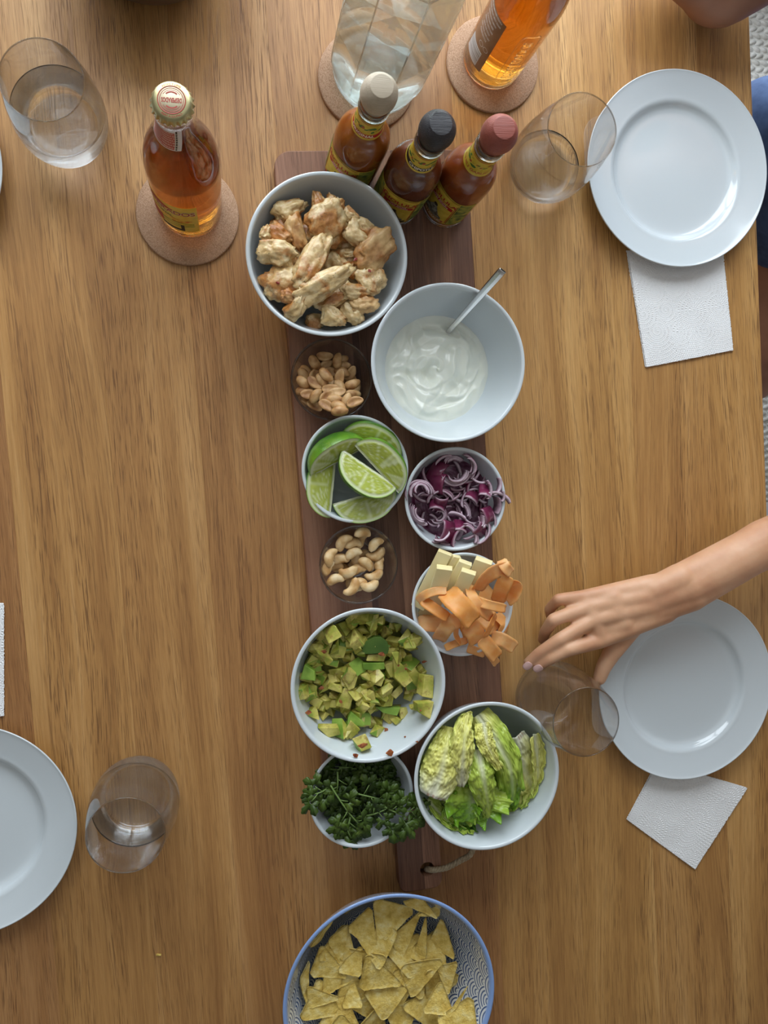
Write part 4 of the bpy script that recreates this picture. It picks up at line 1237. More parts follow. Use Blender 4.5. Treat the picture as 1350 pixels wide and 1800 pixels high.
for i in range(0, 25):
    for k in range(80):
        a = 2 * PI * k / 80; r = 38.5 * i / 24; x, y = r * math.cos(a), r * math.sin(a)
        z = 15 + 5 * math.exp(-r * r / 500) + 3.5 * abs(math.sin(r * .9 + 5 * nz(x * .06, y * .06, 4))) * (1 - (r / 38.5) ** 8)
        V.append((x, y, max(z, float(np.interp(r, [p[0] for p in bO['inner']], [p[1] for p in bO['inner']])) + .2)))
for i in range(24):
    for k in range(80):
        k2 = (k + 1) % 80; F.append((i * 80 + k, (i + 1) * 80 + k, (i + 1) * 80 + k2, i * 80 + k2))
o = mk('onion_shreds', V, F, mottled('onion_shreds', [(.35, (.10, .012, .04)), (.55, (.28, .12, .2)), (.7, (.40, .25, .32))], 140, .35, bump=.4), loc=(bO['x'], bO['y'], bO['z']))
tag(o, 'fine red onion shreds under the slices in the onion bowl', 'onion', kind='stuff')
hp = Heap(B_oni, .8, base=omound)
RO = random.Random(21)
def onion(cx, cy, an, r, arc, th, h, tilt, dark=0.0, lb=None, seed=0, z_=50, q=.9):
    p = on(*px(C6, cx, cy), z_)
    V, F, c = onion_arc(seed, r, arc, th, h, RO.uniform(-.5, 1), dark)
    Rm = Matrix.Rotation(math.radians(an), 3, 'Z') @ Matrix.Rotation(tilt, 3, 'Y') @ Matrix.Rotation(RO.uniform(-.2, .2), 3, 'X')
    me_ = meshdata('onion_slice', V, F, ONI, col=c)
    place('onion_slice', me_, V, F, hp, p.x, p.y, Rm, lb or ('purple-edged onion slice ' + where(B_oni, p.x, p.y, 'the onion bowl')), 'onion slice', 'red onion slices', sink=.6, q=q)
for k in range(60):      # loose slices beneath
    a = k * 2.4; r = 36 * math.sqrt((k % 30 + .5) / 30)
    u, v = 1010 + r * 6 * math.cos(a), 1010 + r * 6.3 * math.sin(a)
    onion(u, v, RO.uniform(0, 360), RO.uniform(11, 19), RO.uniform(1.0, 2.0), 2.4, RO.uniform(3, 5), RO.uniform(-.4, .4), seed=k, dark=.45 if k % 3 == 0 else 0, z_=40)
sd = 100
for (cx, cy, an, rads, arc, tl) in ((1010, 860, -80, (19, 16.4, 13.8, 11), 2.4, .3), (1075, 800, 20, (15, 12.5, 10), 1.9, -.3), (780, 940, 100, (13, 10.6, 8.2, 5.8), 3.6, .15), (800, 1080, 215, (19, 16.6, 14.2, 12, 9.6), 1.7, .3),
                                    (930, 1100, 0, (9.5, 7, 4.4), 5.2, .1), (1115, 1120, -10, (20, 17.4, 15, 12.6, 10), 1.1, .5), (920, 990, 100, (15, 12.8), 2.6, -.2), (1050, 1080, 20, (17, 14.6, 12.2), 1.2, .4),
                                    (900, 1210, -60, (16, 13.8, 11.4), 1.6, -.4), (1060, 1215, 30, (17, 14.4), 1.5, .2), (1000, 800, 95, (14, 11.6, 9.2), 1.6, .4), (1160, 950, 0, (14, 11.6), 1.6, .3)):
    for r in rads:
        sd += 1
        onion(cx + RO.uniform(-3, 3), cy + RO.uniform(-3, 3), an + RO.uniform(-4, 4), r, arc * RO.uniform(.9, 1.05), 2.2, 4.6, tl, seed=sd, dark=.25 if r == rads[0] else 0, q=.8)
for (cx, cy, an, r, arc, tl, dk) in ((890, 830, 150, 17, 1.7, -1.0, 1.0), (890, 905, 170, 15, 1.5, -.9, 1.0), (960, 1195, -20, 18, 1.4, -1.1, .55), (1190, 1090, 20, 14, 1.3, -.9, .7), (1150, 1185, -40, 12, 1.2, -1.0, .6),
                                     (1125, 975, 60, 13, 1.2, -.9, -.25), (1170, 945, 80, 12, 1.1, -.8, -.2), (1025, 1150, 70, 10, 1.4, -.7, -.15), (905, 1025, 80, 11, 1.6, -.7, .1), (1190, 830, 40, 17, .8, .1, 0), (1240, 980, 0, 9, 1.2, 0, 0), (1205, 1030, 0, 14, 1.3, .2, .3), (915, 1045, -90, 10, 1.6, -.8, .6)):
    sd += 1
    onion(cx, cy, an, r, arc, 2.0, 13 if dk else 5, tl, seed=sd, dark=dk, q=.8)

# ------------------------------------------------------------------ cheese sticks
CHE = mottled('pale_cheese', [(.35, (.78, .66, .34)), (.65, (.83, .74, .43))], 30, .38, bump=.08, sss=.2)
def stick(lo, hi, w, th, roll, lb):
    A, B = on(*px(C7, *lo[:2]), lo[2]), on(*px(C7, *hi[:2]), hi[2])
    d = (B - A); L = d.length; d.normalize()
    sd_ = d.cross(Vector((0, 0, 1))).normalized(); up = sd_.cross(d)
    Rm = Matrix((d, sd_, up)).transposed() @ Matrix.Rotation(roll, 3, 'X')
    V, F = box(-L / 2, L / 2, -w / 2, w / 2, -th / 2, th / 2); V = [(x + (1.2 * y / w if x > 0 else 0), y, z) for x, y, z in V]
    V, F = bevel(V, F, .5, 2)
    o = mk('cheese_stick', V, F, CHE); m = Rm.to_4x4(); m.translation = (A + B) / 2 * S; o.matrix_world = m
    tag(o, lb, 'cheese stick', 'pale cheese sticks')
stick((690, 590, 58), (862, 250, 84), 13, 6.5, .25, 'tallest pale cheese stick at the far left, reaching over the bowl rim')
stick((720, 660, 44), (790, 560, 52), 14, 6, .1, 'short cheese stick low in the bowl at the left')
stick((800, 480, 66), (935, 275, 82), 8, 5, -.3, 'thin cheese sliver between the two tallest sticks')
stick((780, 600, 62), (858, 345, 89), 14.5, 7, .15, 'broad pale cheese stick in front, second from the left')
stick((850, 540, 64), (990, 312, 86), 12.5, 6.5, .1, 'cheese stick with a flat top end in the middle row')
stick((900, 600, 66), (1010, 370, 91), 13.5, 7, .25, 'slanting cheese stick in front of the middle one')
stick((1020, 500, 62), (1105, 300, 83), 16, 7.5, .35, 'rightmost thick cheese stick behind the carrot')

# ------------------------------------------------------------------ carrot ribbons
CAR = NT('carrot'); v = CAR.coord(rand=4.0)
CAR.set(Base_Color=CAR.mix(CAR.rand(), CAR.ramp(CAR.noise(v, 130, 3), [(.35, (.92, .36, .07)), (.65, (.97, .47, .14))]), CAR.ramp(CAR.noise(v, 130, 3), [(.35, (.95, .47, .16)), (.65, (.98, .60, .28))])), Roughness=.45,
        Subsurface_Weight=.3, Subsurface_Radius=(1, .4, .1), Subsurface_Scale=.003)
CAR.bump(CAR.noise(CAR.coord(scale=(1, 1, 1)), 500, 3), .2, .0005)
tr = CAR.node('ShaderNodeBsdfTranslucent'); tr.inputs[0].default_value = (.98, .50, .14, 1); ms = CAR.node('ShaderNodeMixShader'); ms.inputs[0].default_value = .28
CAR.link(CAR.p.outputs[0], ms.inputs[1]); CAR.link(tr.outputs[0], ms.inputs[2]); CAR.link(ms.outputs[0], CAR.t.nodes['Material Output'].inputs[0]); CAR = CAR.m
def ribbon(pts, w, roll, lb, seed):
    P = [on(*px(C7, x, y), z) for x, y, z in pts]
    Q = catmull(P, 10); n = len(Q); m = 6
    V = []
    for i in range(n):
        t = Vector(Q[min(i + 1, n - 1)] - Q[max(i - 1, 0)]).normalized()
        sd_ = t.cross(Vector((0, 0, 1)))
        sd_ = sd_.normalized() if sd_.length > .1 else Vector((1, 0, 0))
        up = sd_.cross(t)
        rl = roll + .30 * nz(i * .08, seed, 0)
        sv = sd_ * math.cos(rl) + up * math.sin(rl); uv = sv.cross(t)
        e = min(1.0, .72 + min(i, n - 1 - i) / 6)
        ww = w * e * (1 + .04 * nz(i * .2, seed, 5))
        for k in range(m + 1):
            q = k / m * 2 - 1
            ed = 1 + .05 * nz(i * .7, seed + k, 8) if abs(q) == 1 else 1
            V.append(tuple(Vector(Q[i]) + sv * q * ww / 2 * ed + uv * (.06 * w * q * q + .5 * nz(i * .1, q * 1.0, seed))))
    F = [(i * (m + 1) + k, i * (m + 1) + k + 1, (i + 1) * (m + 1) + k + 1, (i + 1) * (m + 1) + k) for i in range(n - 1) for k in range(m)]
    o = mk('carrot_ribbon', V, F, CAR); md = o.modifiers.new('s', 'SOLIDIFY'); md.thickness = .0005
    tag(o, lb, 'carrot ribbon', 'shaved carrot ribbons')
k7 = 1 / 3.553 / 1.96
CRB = [([(1060, 470, 50), (1120, 540, 52), (1170, 620, 50)], 130, .2, 'dark carrot ribbon deep in the bowl under the right loops'),
 ([(720, 640, 48), (800, 650, 52), (900, 660, 55)], 60, .3, 'carrot ribbon deep behind the left ones'),
 ([(950, 640, 55), (1010, 700, 60), (1040, 780, 60)], 120, -.2, 'wide carrot ribbon under the centre'),
 ([(1090, 640, 56), (1150, 690, 60), (1180, 740, 60)], 120, .2, 'wide carrot ribbon low at the right'),
 ([(690, 690, 56), (770, 700, 62), (860, 700, 66)], 88, .15, 'broad carrot ribbon at the left rim'),
 ([(1180, 640, 60), (1230, 700, 64), (1210, 760, 64)], 70, .5, 'carrot ribbon along the right wall'),
 ([(1000, 850, 64), (1060, 870, 64), (1110, 885, 63)], 50, .1, 'small pale carrot ribbon over the lower rim'),
 ([(1120, 860, 66), (1160, 910, 66), (1185, 950, 60)], 52, .1, 'lowest carrot ribbon end hanging outside the rim'),
 ([(860, 850, 68), (930, 820, 72), (1000, 800, 74)], 42, .3, 'narrow carrot strip near the lower left rim'),
 ([(820, 800, 62), (850, 750, 76), (900, 690, 82), (950, 680, 82)], 85, .3, 'carrot ribbon curling up at the lower left'),
 ([(930, 690, 78), (930, 770, 76), (960, 820, 74)], 55, .9, 'carrot strip folded on edge in the lower centre'),
 ([(1000, 700, 80), (1050, 760, 82), (1060, 820, 76)], 110, .1, 'broad carrot ribbon facing up in the lower centre'),
 ([(1250, 560, 72), (1290, 520, 78), (1305, 460, 82), (1260, 440, 84)], 75, .8, 'dark orange carrot ribbon standing at the right edge'),
 ([(1060, 490, 78), (1110, 420, 88), (1180, 370, 92), (1270, 345, 88)], 90, -.35, 'long arched carrot ribbon at the top right'),
 ([(1190, 560, 76), (1215, 480, 86), (1250, 400, 92)], 88, .3, 'pale carrot ribbon rising at the right'),
 ([(1210, 300, 90), (1240, 345, 95), (1275, 385, 92)], 62, .1, 'palest short carrot ribbon at the very top right'),
 ([(1150, 780, 70), (1220, 800, 74), (1300, 850, 70)], 82, -.1, 'blunt carrot ribbon jutting out at the lower right'),
 ([(1090, 790, 78), (1140, 850, 78), (1190, 910, 72)], 88, .1, 'long blunt carrot ribbon hanging over the lower rim'),
 ([(1180, 640, 80), (1150, 700, 88), (1110, 780, 84)], 48, .6, 'narrow orange carrot strip crossing the lower right'),
 ([(690, 560, 66), (730, 520, 76), (800, 495, 82), (870, 490, 84)], 50, .6, 'thin carrot loop lying against the cheese'),
 ([(720, 550, 72), (790, 600, 80), (880, 660, 82)], 62, .1, 'straight carrot ribbon running down from the thin loop'),
 ([(1010, 450, 76), (1030, 520, 90), (1080, 600, 92), (1150, 660, 84)], 62, .2, 'carrot ribbon falling from the centre to the right'),
 ([(1050, 550, 86), (1130, 580, 94), (1240, 605, 88)], 55, .0, 'light carrot ribbon pointing right above the middle'),
 ([(870, 495, 82), (920, 550, 94), (980, 610, 98), (1040, 690, 92)], 125, .12, 'widest carrot ribbon lying on top in the centre'),
]
for i, (pts, w, rl, lb) in enumerate(CRB): ribbon(pts, w * k7 * 1.14, rl, lb, i * 3 + 1)

# ------------------------------------------------------------------ diced avocado
AVO = NT('avocado_flesh'); v = AVO.coord(rand=6.0)
c = AVO.ramp(AVO.noise(v, 60, 3), [(.30, (.22, .27, .03)), (.45, (.43, .41, .07)), (.62, (.66, .58, .17))])
c = AVO.mix(AVO.ramp(AVO.noise(v, 170, 4, .65), [(.52, 0.0), (.68, .75)]), c, (.27, .16, .04))
sp = AVO.ramp(AVO.voro(v, 420), [(.07, 1.0), (.12, 0.0)])
c = AVO.mix(AVO.math('MULTIPLY', sp, .6), c, (.09, .06, .02))
AVO.set(Base_Color=c, Roughness=.4, Subsurface_Weight=.12, Subsurface_Radius=(.8, .9, .3), Subsurface_Scale=.003); AVO.bump(AVO.noise(v, 350, 4), .35, .0007); AVO = AVO.m
AVG = mottled('avocado_green_side', [(.35, (.13, .25, .025)), (.6, (.27, .42, .06))], 60, .4, bump=.2)
AVD = mottled('avocado_dark_side', [(.35, (.055, .12, .02)), (.65, (.10, .19, .03))], 40, .4, bump=.2)
def chunk(rr, s):
    # a cut cube: slab directions with uneven faces
    pts = []
    ax = [rr.uniform(.7, 1.35) for _ in range(3)]
    for sx in (-1, 1):
        for sy in (-1, 1):
            for sz in (-1, 1):
                if rr.random() < .14: continue
                pts.append(tuple(s * a * k * (1 - abs(rr.gauss(0, .30))) for a, k in zip(ax, (sx, sy, sz * .8))))
    V, F = hull(pts)
    try: V, F = bevel(V, F, s * .10, 2)
    except Exception: pass
    return V, F
RA = random.Random(8)
AVs = []
for k in range(26):
    V, F = chunk(RA, RA.uniform(5.2, 8.0))
    me_ = meshdata('avocado_cube', V, F, [AVO, AVG], smooth=False)
    # one cut side keeps the green outer layer
    gd = Vector((RA.gauss(0, 1), RA.gauss(0, 1), RA.gauss(0, 1))).normalized()
    for p in me_.polygons:
        if p.normal.dot(gd) > .8: p.material_index = 1
    AVs.append((V, F, me_))
bA = B_avo
mound = lambda X, Y, r: bA['z'] + 24 + 10 * np.exp(-((X + 6) ** 2 + (Y - 8) ** 2) / 1500) + 0 * r - 500 * (((X + 2) ** 2 + (Y - 10) ** 2) > 47 ** 2)
hp = Heap(bA, .8, base=mound)
# crushed avocado that fills the bowl under the cubes
V, F = [], []
for i in range(0, 31):
    for k in range(90):
        a = 2 * PI * k / 90; r = 50.0 * i / 30
        x, y = -2 + r * math.cos(a), 9 + r * math.sin(a)
        z = 24 + 10 * math.exp(-((x + 6) ** 2 + (y - 8) ** 2) / 1500) + 3 * nz(x * .12, y * .12, 3) - 3.0
        rw = math.hypot(x, y); zw = float(np.interp(rw, [p[0] for p in bA['inner']], [p[1] for p in bA['inner']]))
        if i == 30: z = zw + .2
        V.append((x, y, max(z, zw + .25)))
for i in range(30):
    for k in range(90):
        k2 = (k + 1) % 90; F.append((i * 90 + k, (i + 1) * 90 + k, (i + 1) * 90 + k2, i * 90 + k2))
o = mk('crushed_avocado', V, F, mottled('crushed_avocado', [(.35, (.12, .15, .025)), (.6, (.30, .31, .06))], 160, .5, bump=.5, bscale=300), loc=(bA['x'], bA['y'], bA['z']))
tag(o, 'crushed avocado filling the bowl between the cubes', 'avocado', kind='stuff')
C8 = (500, 1050, 4.5)
for i in range(175):
    for _ in range(60):
        cx, cy = RA.uniform(130, 1150), RA.uniform(160, 1150)
        if (cx - 630) ** 2 / 510 ** 2 + (cy - 650) ** 2 / 490 ** 2 < 1: break
    p = on(*px(C8, cx, cy), 62); V, F, me_ = AVs[i % 26]
    Rm = euler(RA.uniform(0, 6), RA.uniform(0, 6), RA.uniform(0, 6))
    place('avocado_cube', me_, V, F, hp, p.x, p.y, Rm, 'avocado cube ' + where(bA, p.x, p.y, 'the avocado bowl'), 'avocado', 'diced avocado', sink=1.2, q=.72)
def slab_piece(pts, z, th, mat, lb, tilt=(0, 0)):
    P = [on(*px(C8, x, y), z) for x, y in pts]; c = sum(P, Vector()) / len(P)
    V = [(p.x - c.x, p.y - c.y, th / 2) for p in P] + [((p.x - c.x) * .92, (p.y - c.y) * .92, -th / 2) for p in P]
    n = len(P); F = [tuple(range(n - 1, -1, -1)), tuple(range(n, 2 * n))] + [(k, (k + 1) % n, n + (k + 1) % n, n + k) for k in range(n)]
    V, F = bevel(V, F, .7, 2)
    me_ = meshdata('avocado_piece', V, F, mat, smooth=False)
    place('avocado_piece', me_, V, F, hp, c.x, c.y, euler(tilt[0], tilt[1], 0), lb, 'avocado', 'large avocado pieces', sink=1.0, q=.85)
slab_piece([(610, 400), (640, 340), (700, 300), (760, 300), (810, 340), (825, 400), (815, 445), (740, 430), (690, 440), (620, 445)], 62, 7, AVD, 'dark green rounded avocado skin side, above the centre', (.2, 0))
slab_piece([(625, 530), (800, 525), (805, 580), (700, 592), (630, 580)], 66, 7, AVG, 'light green oblong avocado slab left of the speckled wedge', (.1, 0))
slab_piece([(670, 470), (820, 460), (800, 525), (655, 520)], 68, 6, AVO, 'yellow oblong avocado slab just above the light green one')
slab_piece([(865, 480), (950, 560), (1020, 680), (950, 730), (870, 650)], 68, 12, AVO, 'largest pale avocado wedge with two red specks, right of centre', (-.1, .15))
slab_piece([(450, 640), (605, 615), (565, 740), (520, 760)], 68, 9, AVO, 'triangular speckled avocado wedge left of the centre')
slab_piece([(125, 630), (160, 510), (240, 560), (245, 635)], 58, 8, AVG, 'green flat avocado piece at the left wall', (0, -.3))
slab_piece([(1070, 590), (1150, 600), (1145, 780), (1045, 755)], 60, 12, AVO, 'tall avocado block at the right wall', (0, .3))
slab_piece([(1000, 790), (1140, 785), (1110, 920), (1010, 860)], 60, 12, AVO, 'pale avocado block at the lower right wall', (0, .2))
slab_piece([(255, 1000), (420, 1000), (440, 1060), (340, 1085)], 56, 9, AVO, 'long pale avocado sliver at the lower left', (.2, 0))
slab_piece([(740, 900), (945, 905), (915, 975), (800, 950)], 64, 7, AVG, 'flat green-rimmed avocado slice in the lower right')
slab_piece([(505, 960), (530, 910), (640, 1000), (625, 1030), (500, 1010)], 62, 8, AVG, 'bright green avocado wedge in the lower centre')
# seasoning: red pepper crumbs
SEAS = mottled('red_seasoning', [(.35, (.16, .025, .01)), (.6, (.40, .12, .03))], 500, .6, bump=0)
for i, (cx, cy, s_) in enumerate(((888, 530, 2.6), (950, 555, 3.0), (600, 1110, 7), (780, 1150, 7), (530, 1170, 5.5), (810, 1055, 5), (1000, 1070, 3), (290, 720, 4), (1095, 500, 4), (750, 435, 4.5), (180, 885, 4), (930, 1060, 3), (440, 820, 3), (300, 400, 4), (1025, 835, 2.5))):
    p = on(*px(C8, cx, cy), 55); V, F = hull([(RA.gauss(0, .30) * s_, RA.gauss(0, .24) * s_, RA.uniform(-.12, .12) * s_) for _ in range(22)])
    place('pepper_flake', meshdata('pepper_flake', V, F, SEAS, smooth=False), V, F, hp, p.x, p.y, Matrix.Identity(3), 'red pepper flake ' + where(bA, p.x, p.y, 'the avocado bowl'), 'pepper flake', 'red pepper flakes on the avocado', sink=.3)
# ------------------------------------------------------------------ tortilla chips in a patterned bowl
def chip_bowl():
    a, b = on(498, 1757, 84), on(868, 1757, 84)
    R = (b - a).length / 2; top = on(683, 1573, 84); cx = (a.x + b.x) / 2
    c = Vector((cx, top.y - R, 0))
    t = NT('wave_pattern')
    A = t.attr(); sp = t.node('ShaderNodeSeparateColor'); t.link(A, sp.inputs[0])
    u, s = sp.outputs[0], sp.outputs[1]
    def cand(k):
        j = t.math('ADD', t.math('FLOOR', t.math('MULTIPLY', s, 4.0)), float(k))
        par = t.math('MULTIPLY', t.math('FRACT', t.math('MULTIPLY', j, .5)), 1.0)
        uu = t.math('ADD', u, par)
        dx = t.math('SUBTRACT', t.math('FRACT', uu), .5)
        dy = t.math('SUBTRACT', s, t.math('MULTIPLY', j, .25))
        return t.math('SQRT', t.math('ADD', t.math('MULTIPLY', dx, dx), t.math('MULTIPLY', dy, dy)))
    d0, d1 = cand(-1), cand(0)
    f = t.math('LESS_THAN', d0, .5)
    d = t.math('ADD', t.math('MULTIPLY', d0, f), t.math('MULTIPLY', d1, t.math('SUBTRACT', 1.0, f)))
    ring = t.math('FRACT', t.math('SUBTRACT', t.math('MULTIPLY', d, 9.0), -.22))
    line = t.math('MULTIPLY', t.math('LESS_THAN', ring, .42), t.math('GREATER_THAN', s, .02))
    wob = t.noise(t.coord(), 60, 3)
    blue = t.ramp(wob, [(.3, (.05, .085, .21)), (.7, (.11, .17, .34))])
    rimb = t.math('LESS_THAN', s, .0)
    col = t.mix(line, (.70, .73, .74), blue)
    col = t.mix(sp.outputs[2], col, (.22, .34, .62))
    t.set(Base_Color=col, Roughness=.12, Coat_Weight=.4)
    H, foot, th = 84, 46, 4.2
    prof = [(0, 2), (foot - 6, 2), (foot - 5, 0), (foot, 0), (foot, 2)]
    n = 30
    for k in range(n + 1):
        q = k / n; prof.append((foot + (R - foot) * q ** .62, 4 + (H - 5) * q))
    rim0 = len(prof)
    prof += [(R - .3, H - .3), (R - 1.2, H), (R - 2.6, H - .1), (R - 3.4, H - .8)]
    rim1 = len(prof)
    for k in range(n, -1, -1):
        q = k / n; r = foot + (R - foot) * q ** .62 - th
        if r > foot - 2: prof.append((r, 4 + (H - 6) * q + 3 * (1 - q)))
    fz = prof[-1][1]; prof += [(foot - 12, fz - 1.5), (0, fz - 2)]
    m = 200
    V, F = lathe(prof, m, a0=-PI / 2)
    # u = waves around, v = distance down from the rim in wave widths, b = rim band
    col = []
    WN = 20; ww = 2 * PI * R / WN
    idx = 0
    cum = {}
    s_ = 0
    for i in range(rim1, len(prof)):
        if i > rim1: s_ += math.dist(prof[i], prof[i - 1])
        cum[i] = s_ / ww
    s_ = 0
    for i in range(rim0 - 1, -1, -1):
        if i < rim0 - 1: s_ += math.dist(prof[i], prof[i + 1])
        cum[i] = s_ / ww
    for i, (r, z) in enumerate(prof):
        for k in range(1 if r <= 1e-6 else m):
            band = 1.0 if rim0 - 1 <= i <= rim1 else 0.0
            col.append((k / m * WN, cum.get(i, 0.0), band))
    o = mk('patterned_bowl', V, F, t.m, loc=(c.x, c.y, .1), col=col)
    tag(o, 'large blue and white wave-patterned bowl of tortilla chips at the bottom edge', 'bowl')
    inner = [(r, z) for r, z in reversed(prof[rim1:])]
    return dict(x=c.x, y=c.y, R=R, H=H, t=th, inner=inner, z=.1)
B_chip = chip_bowl()
TOR = NT('tortilla_chip'); v = TOR.coord(rand=5.0)
c = TOR.ramp(TOR.noise(v, 110, 5, .65), [(.32, (.62, .40, .06)), (.5, (.82, .60, .15)), (.68, (.93, .78, .34))])
c = TOR.mix(TOR.math('MULTIPLY', TOR.ramp(TOR.noise(v, 620, 3), [(.66, 0.0), (.72, 1.0)]), .55), c, (.26, .12, .03))
TOR.set(Base_Color=c, Roughness=.6); TOR.bump(TOR.noise(v, 300, 5, .7), 1.0, .0018); TOR = TOR.m
hp = Heap(B_chip, 1.0, base=lambda X, Y, r: B_chip['z'] + 34 + 14 * np.exp(-r ** 2 / 3000) - 500 * (r > 66))
CC = (480, 1550, 3.375)
RC = random.Random(6)
def chip(P, bend, seed):
    """P: three corners relative to the centre"""
    N = 15; V = []; idx = {}
    P = [Vector(p) for p in P]; size = max(p.length for p in P)
    ax = RC.uniform(0, 2 * PI); ca_, sa_ = math.cos(ax), math.sin(ax)
    for i in range(N + 1):
        for j in range(N + 1 - i):
            b = [i / N, j / N, 1 - (i + j) / N]
            mx = max(b); 
            if mx > .84:
                k = b.index(mx); nw = .84 + (mx - .84) * .35; sc_ = (1 - nw) / (1 - mx) if mx < 1 else 0
                b = [nw if q == k else b[q] * sc_ for q in range(3)] if mx < 1 else [nw if q == k else (1 - nw) / 2 for q in range(3)]
            p = P[0] * b[0] + P[1] * b[1] + P[2] * b[2]
            bd = 1 + .03 * nz(p.x * .3, p.y * .3, seed)
            p = p * bd
            w = p.x * ca_ + p.y * sa_
            z = bend * (w * w) / size * .9 + 1.3 * nz(p.x * .09, p.y * .09, seed) + .5 * nz(p.x * .3, p.y * .3, seed)
            idx[(i, j)] = len(V); V.append((p.x, p.y, z))
    T = []
    for i in range(N):
        for j in range(N - i):
            T.append((idx[(i, j)], idx[(i + 1, j)], idx[(i, j + 1)]))
            if i + j < N - 1: T.append((idx[(i + 1, j)], idx[(i + 1, j + 1)], idx[(i, j + 1)]))
    bd_ = [idx[(i, 0)] for i in range(N + 1)] + [idx[(N - k, k)] for k in range(1, N + 1)] + [idx[(0, N - k)] for k in range(1, N)]
    n = len(V); th = 1.5
    V2 = V + [(x, y, z - th) for x, y, z in V]
    F = [t for t in T] + [(c_ + n, b_ + n, a_ + n) for a_, b_, c_ in T]
    L = len(bd_)
    F += [(bd_[k], bd_[(k + 1) % L], bd_[(k + 1) % L] + n, bd_[k] + n) for k in range(L)]
    return V2, F
def signed(P): return sum(P[k][0] * P[(k + 1) % 3][1] - P[(k + 1) % 3][0] * P[k][1] for k in range(3))
def put_chip(tri, lb, tilt=(0, 0), bend=.2, q=.93, zr=80, sink=1.2):
    P = [on(*px(CC, x, y), zr) for x, y in tri]; c = sum(P, Vector()) / 3
    Q = [(p.x - c.x, p.y - c.y, 0) for p in P]
    if signed(Q) < 0: Q = [Q[0], Q[2], Q[1]]
    V, F = chip(Q, bend, RC.uniform(0, 99))
    place('tortilla_chip', meshdata('tortilla_chip', V, F, TOR), V, F, hp, c.x, c.y, euler(tilt[0], tilt[1], 0), lb, 'tortilla chip', 'tortilla chips', sink=sink, q=q)
for k in range(22):
    a = k * 2.4; r = 230 * math.sqrt((k + .5) / 22); cx, cy = 670 + r * 1.9 * math.cos(a), 720 + r * 1.75 * math.sin(a)
    r0 = RC.uniform(0, 2); tri = [(cx + 165 * math.cos(r0 + q * 2.094), cy + 165 * math.sin(r0 + q * 2.094)) for q in range(3)]
    put_chip(tri, 'half-covered tortilla chip ' + where(B_chip, *on(*px(CC, cx, cy), 60)[:2], 'the patterned bowl'), (RC.uniform(-.3, .3), RC.uniform(-.3, .3)), RC.uniform(-.3, .3), q=.96, zr=60, sink=2)
CHIPS = [
 ([(160, 660), (240, 545), (215, 840)], 'narrow tortilla chip standing against the far left wall', (0, .5), .3),
 ([(210, 690), (220, 840), (430, 790)], 'tortilla chip low at the left, under a five-cornered looking one', (0, .1), .1),
 ([(220, 460), (390, 250), (300, 470)], 'shaded tortilla chip at the upper left wall', (.4, .6), .1),
 ([(960, 500), (1050, 290), (1135, 560)], 'tortilla chip leaning on the right wall', (.1, -.35), .2),
 ([(1040, 860), (1180, 610), (1110, 780)], 'small tortilla chip at the far right wall', (0, -.4), .2),
 ([(860, 590), (960, 250), (950, 560)], 'narrow tortilla chip seen almost edge-on, right of the centre', (.1, -.5), .1),
 ([(850, 240), (1020, 190), (1010, 260)], 'curled tortilla chip edge at the upper right', (-.4, .2), .4),
 ([(1010, 620), (1145, 555), (1085, 790)], 'tortilla chip at the right between two larger ones', (0, -.3), .1),
 ([(220, 650), (300, 440), (480, 670)], 'broad flat tortilla chip at the left', (0, .15), .1),
 ([(430, 330), (600, 200), (670, 165)], 'tortilla chip on its edge at the upper left', (.6, -.1), .5),
 ([(330, 430), (480, 330), (430, 600)], 'tortilla chip pointing down at the left of the centre', (.1, .2), .15),
 ([(385, 620), (560, 465), (550, 665)], 'folded tortilla chip left of the centre', (-.2, .1), .4),
 ([(420, 850), (500, 670), (560, 840)], 'tortilla chip with a wavy top at the lower left', (-.3, 0), .3),
 ([(780, 600), (1065, 540), (865, 835)], 'large tortilla chip right of the centre pointing down', (.05, -.1), .2),
 ([(900, 850), (1020, 640), (1100, 840)], 'tortilla chip at the lower right standing up', (-.2, -.2), .2),
 ([(445, 360), (610, 215), (650, 515)], 'tortilla chip left of the topmost one', (.05, .1), .1),
 ([(730, 450), (935, 250), (800, 598)], 'tortilla chip right of the topmost one, pointing down', (0, -.12), .1),
 ([(575, 490), (815, 715), (530, 750)], 'large tortilla chip in the middle', (.1, .05), .15),
 ([(770, 160), (880, 90), (1000, 262)], 'tortilla chip at the top edge rising above the rim', (.3, -.2), .4),
 ([(615, 175), (893, 245), (650, 492)], 'topmost flat tortilla chip in the upper centre', (0, 0), .08),
 ([(555, 765), (855, 735), (690, 960)], 'tortilla chip in the lower centre with a sagging top edge', (-.15, 0), -.25),
]
CHIPS += [([(300, 1000), (420, 850), (560, 1020)], 'tortilla chip just below the frame at the left', (0, 0), .2), ([(640, 960), (800, 900), (780, 1120)], 'tortilla chip just below the frame in the middle', (0, 0), .2), ([(860, 1050), (940, 870), (1090, 1010)], 'tortilla chip just below the frame at the right', (0, 0), .2)]
CHIPS[:0] = CHIPS[-3:]; del CHIPS[-3:]
for tri, lb, tl, bd in CHIPS: put_chip(tri, lb, tl, bd)
# crumb on the table
V, F = hull([(RC.uniform(-2.6, 2.6), RC.uniform(-1.3, 1.3), RC.uniform(0, 2)) for _ in range(10)])
p = on(279, 1677, 0); tag(mk('crumb', V, F, TOR, loc=(p.x, p.y, .1), smooth=False), 'tiny yellow crumb lying on the table at the lower left', 'crumb')

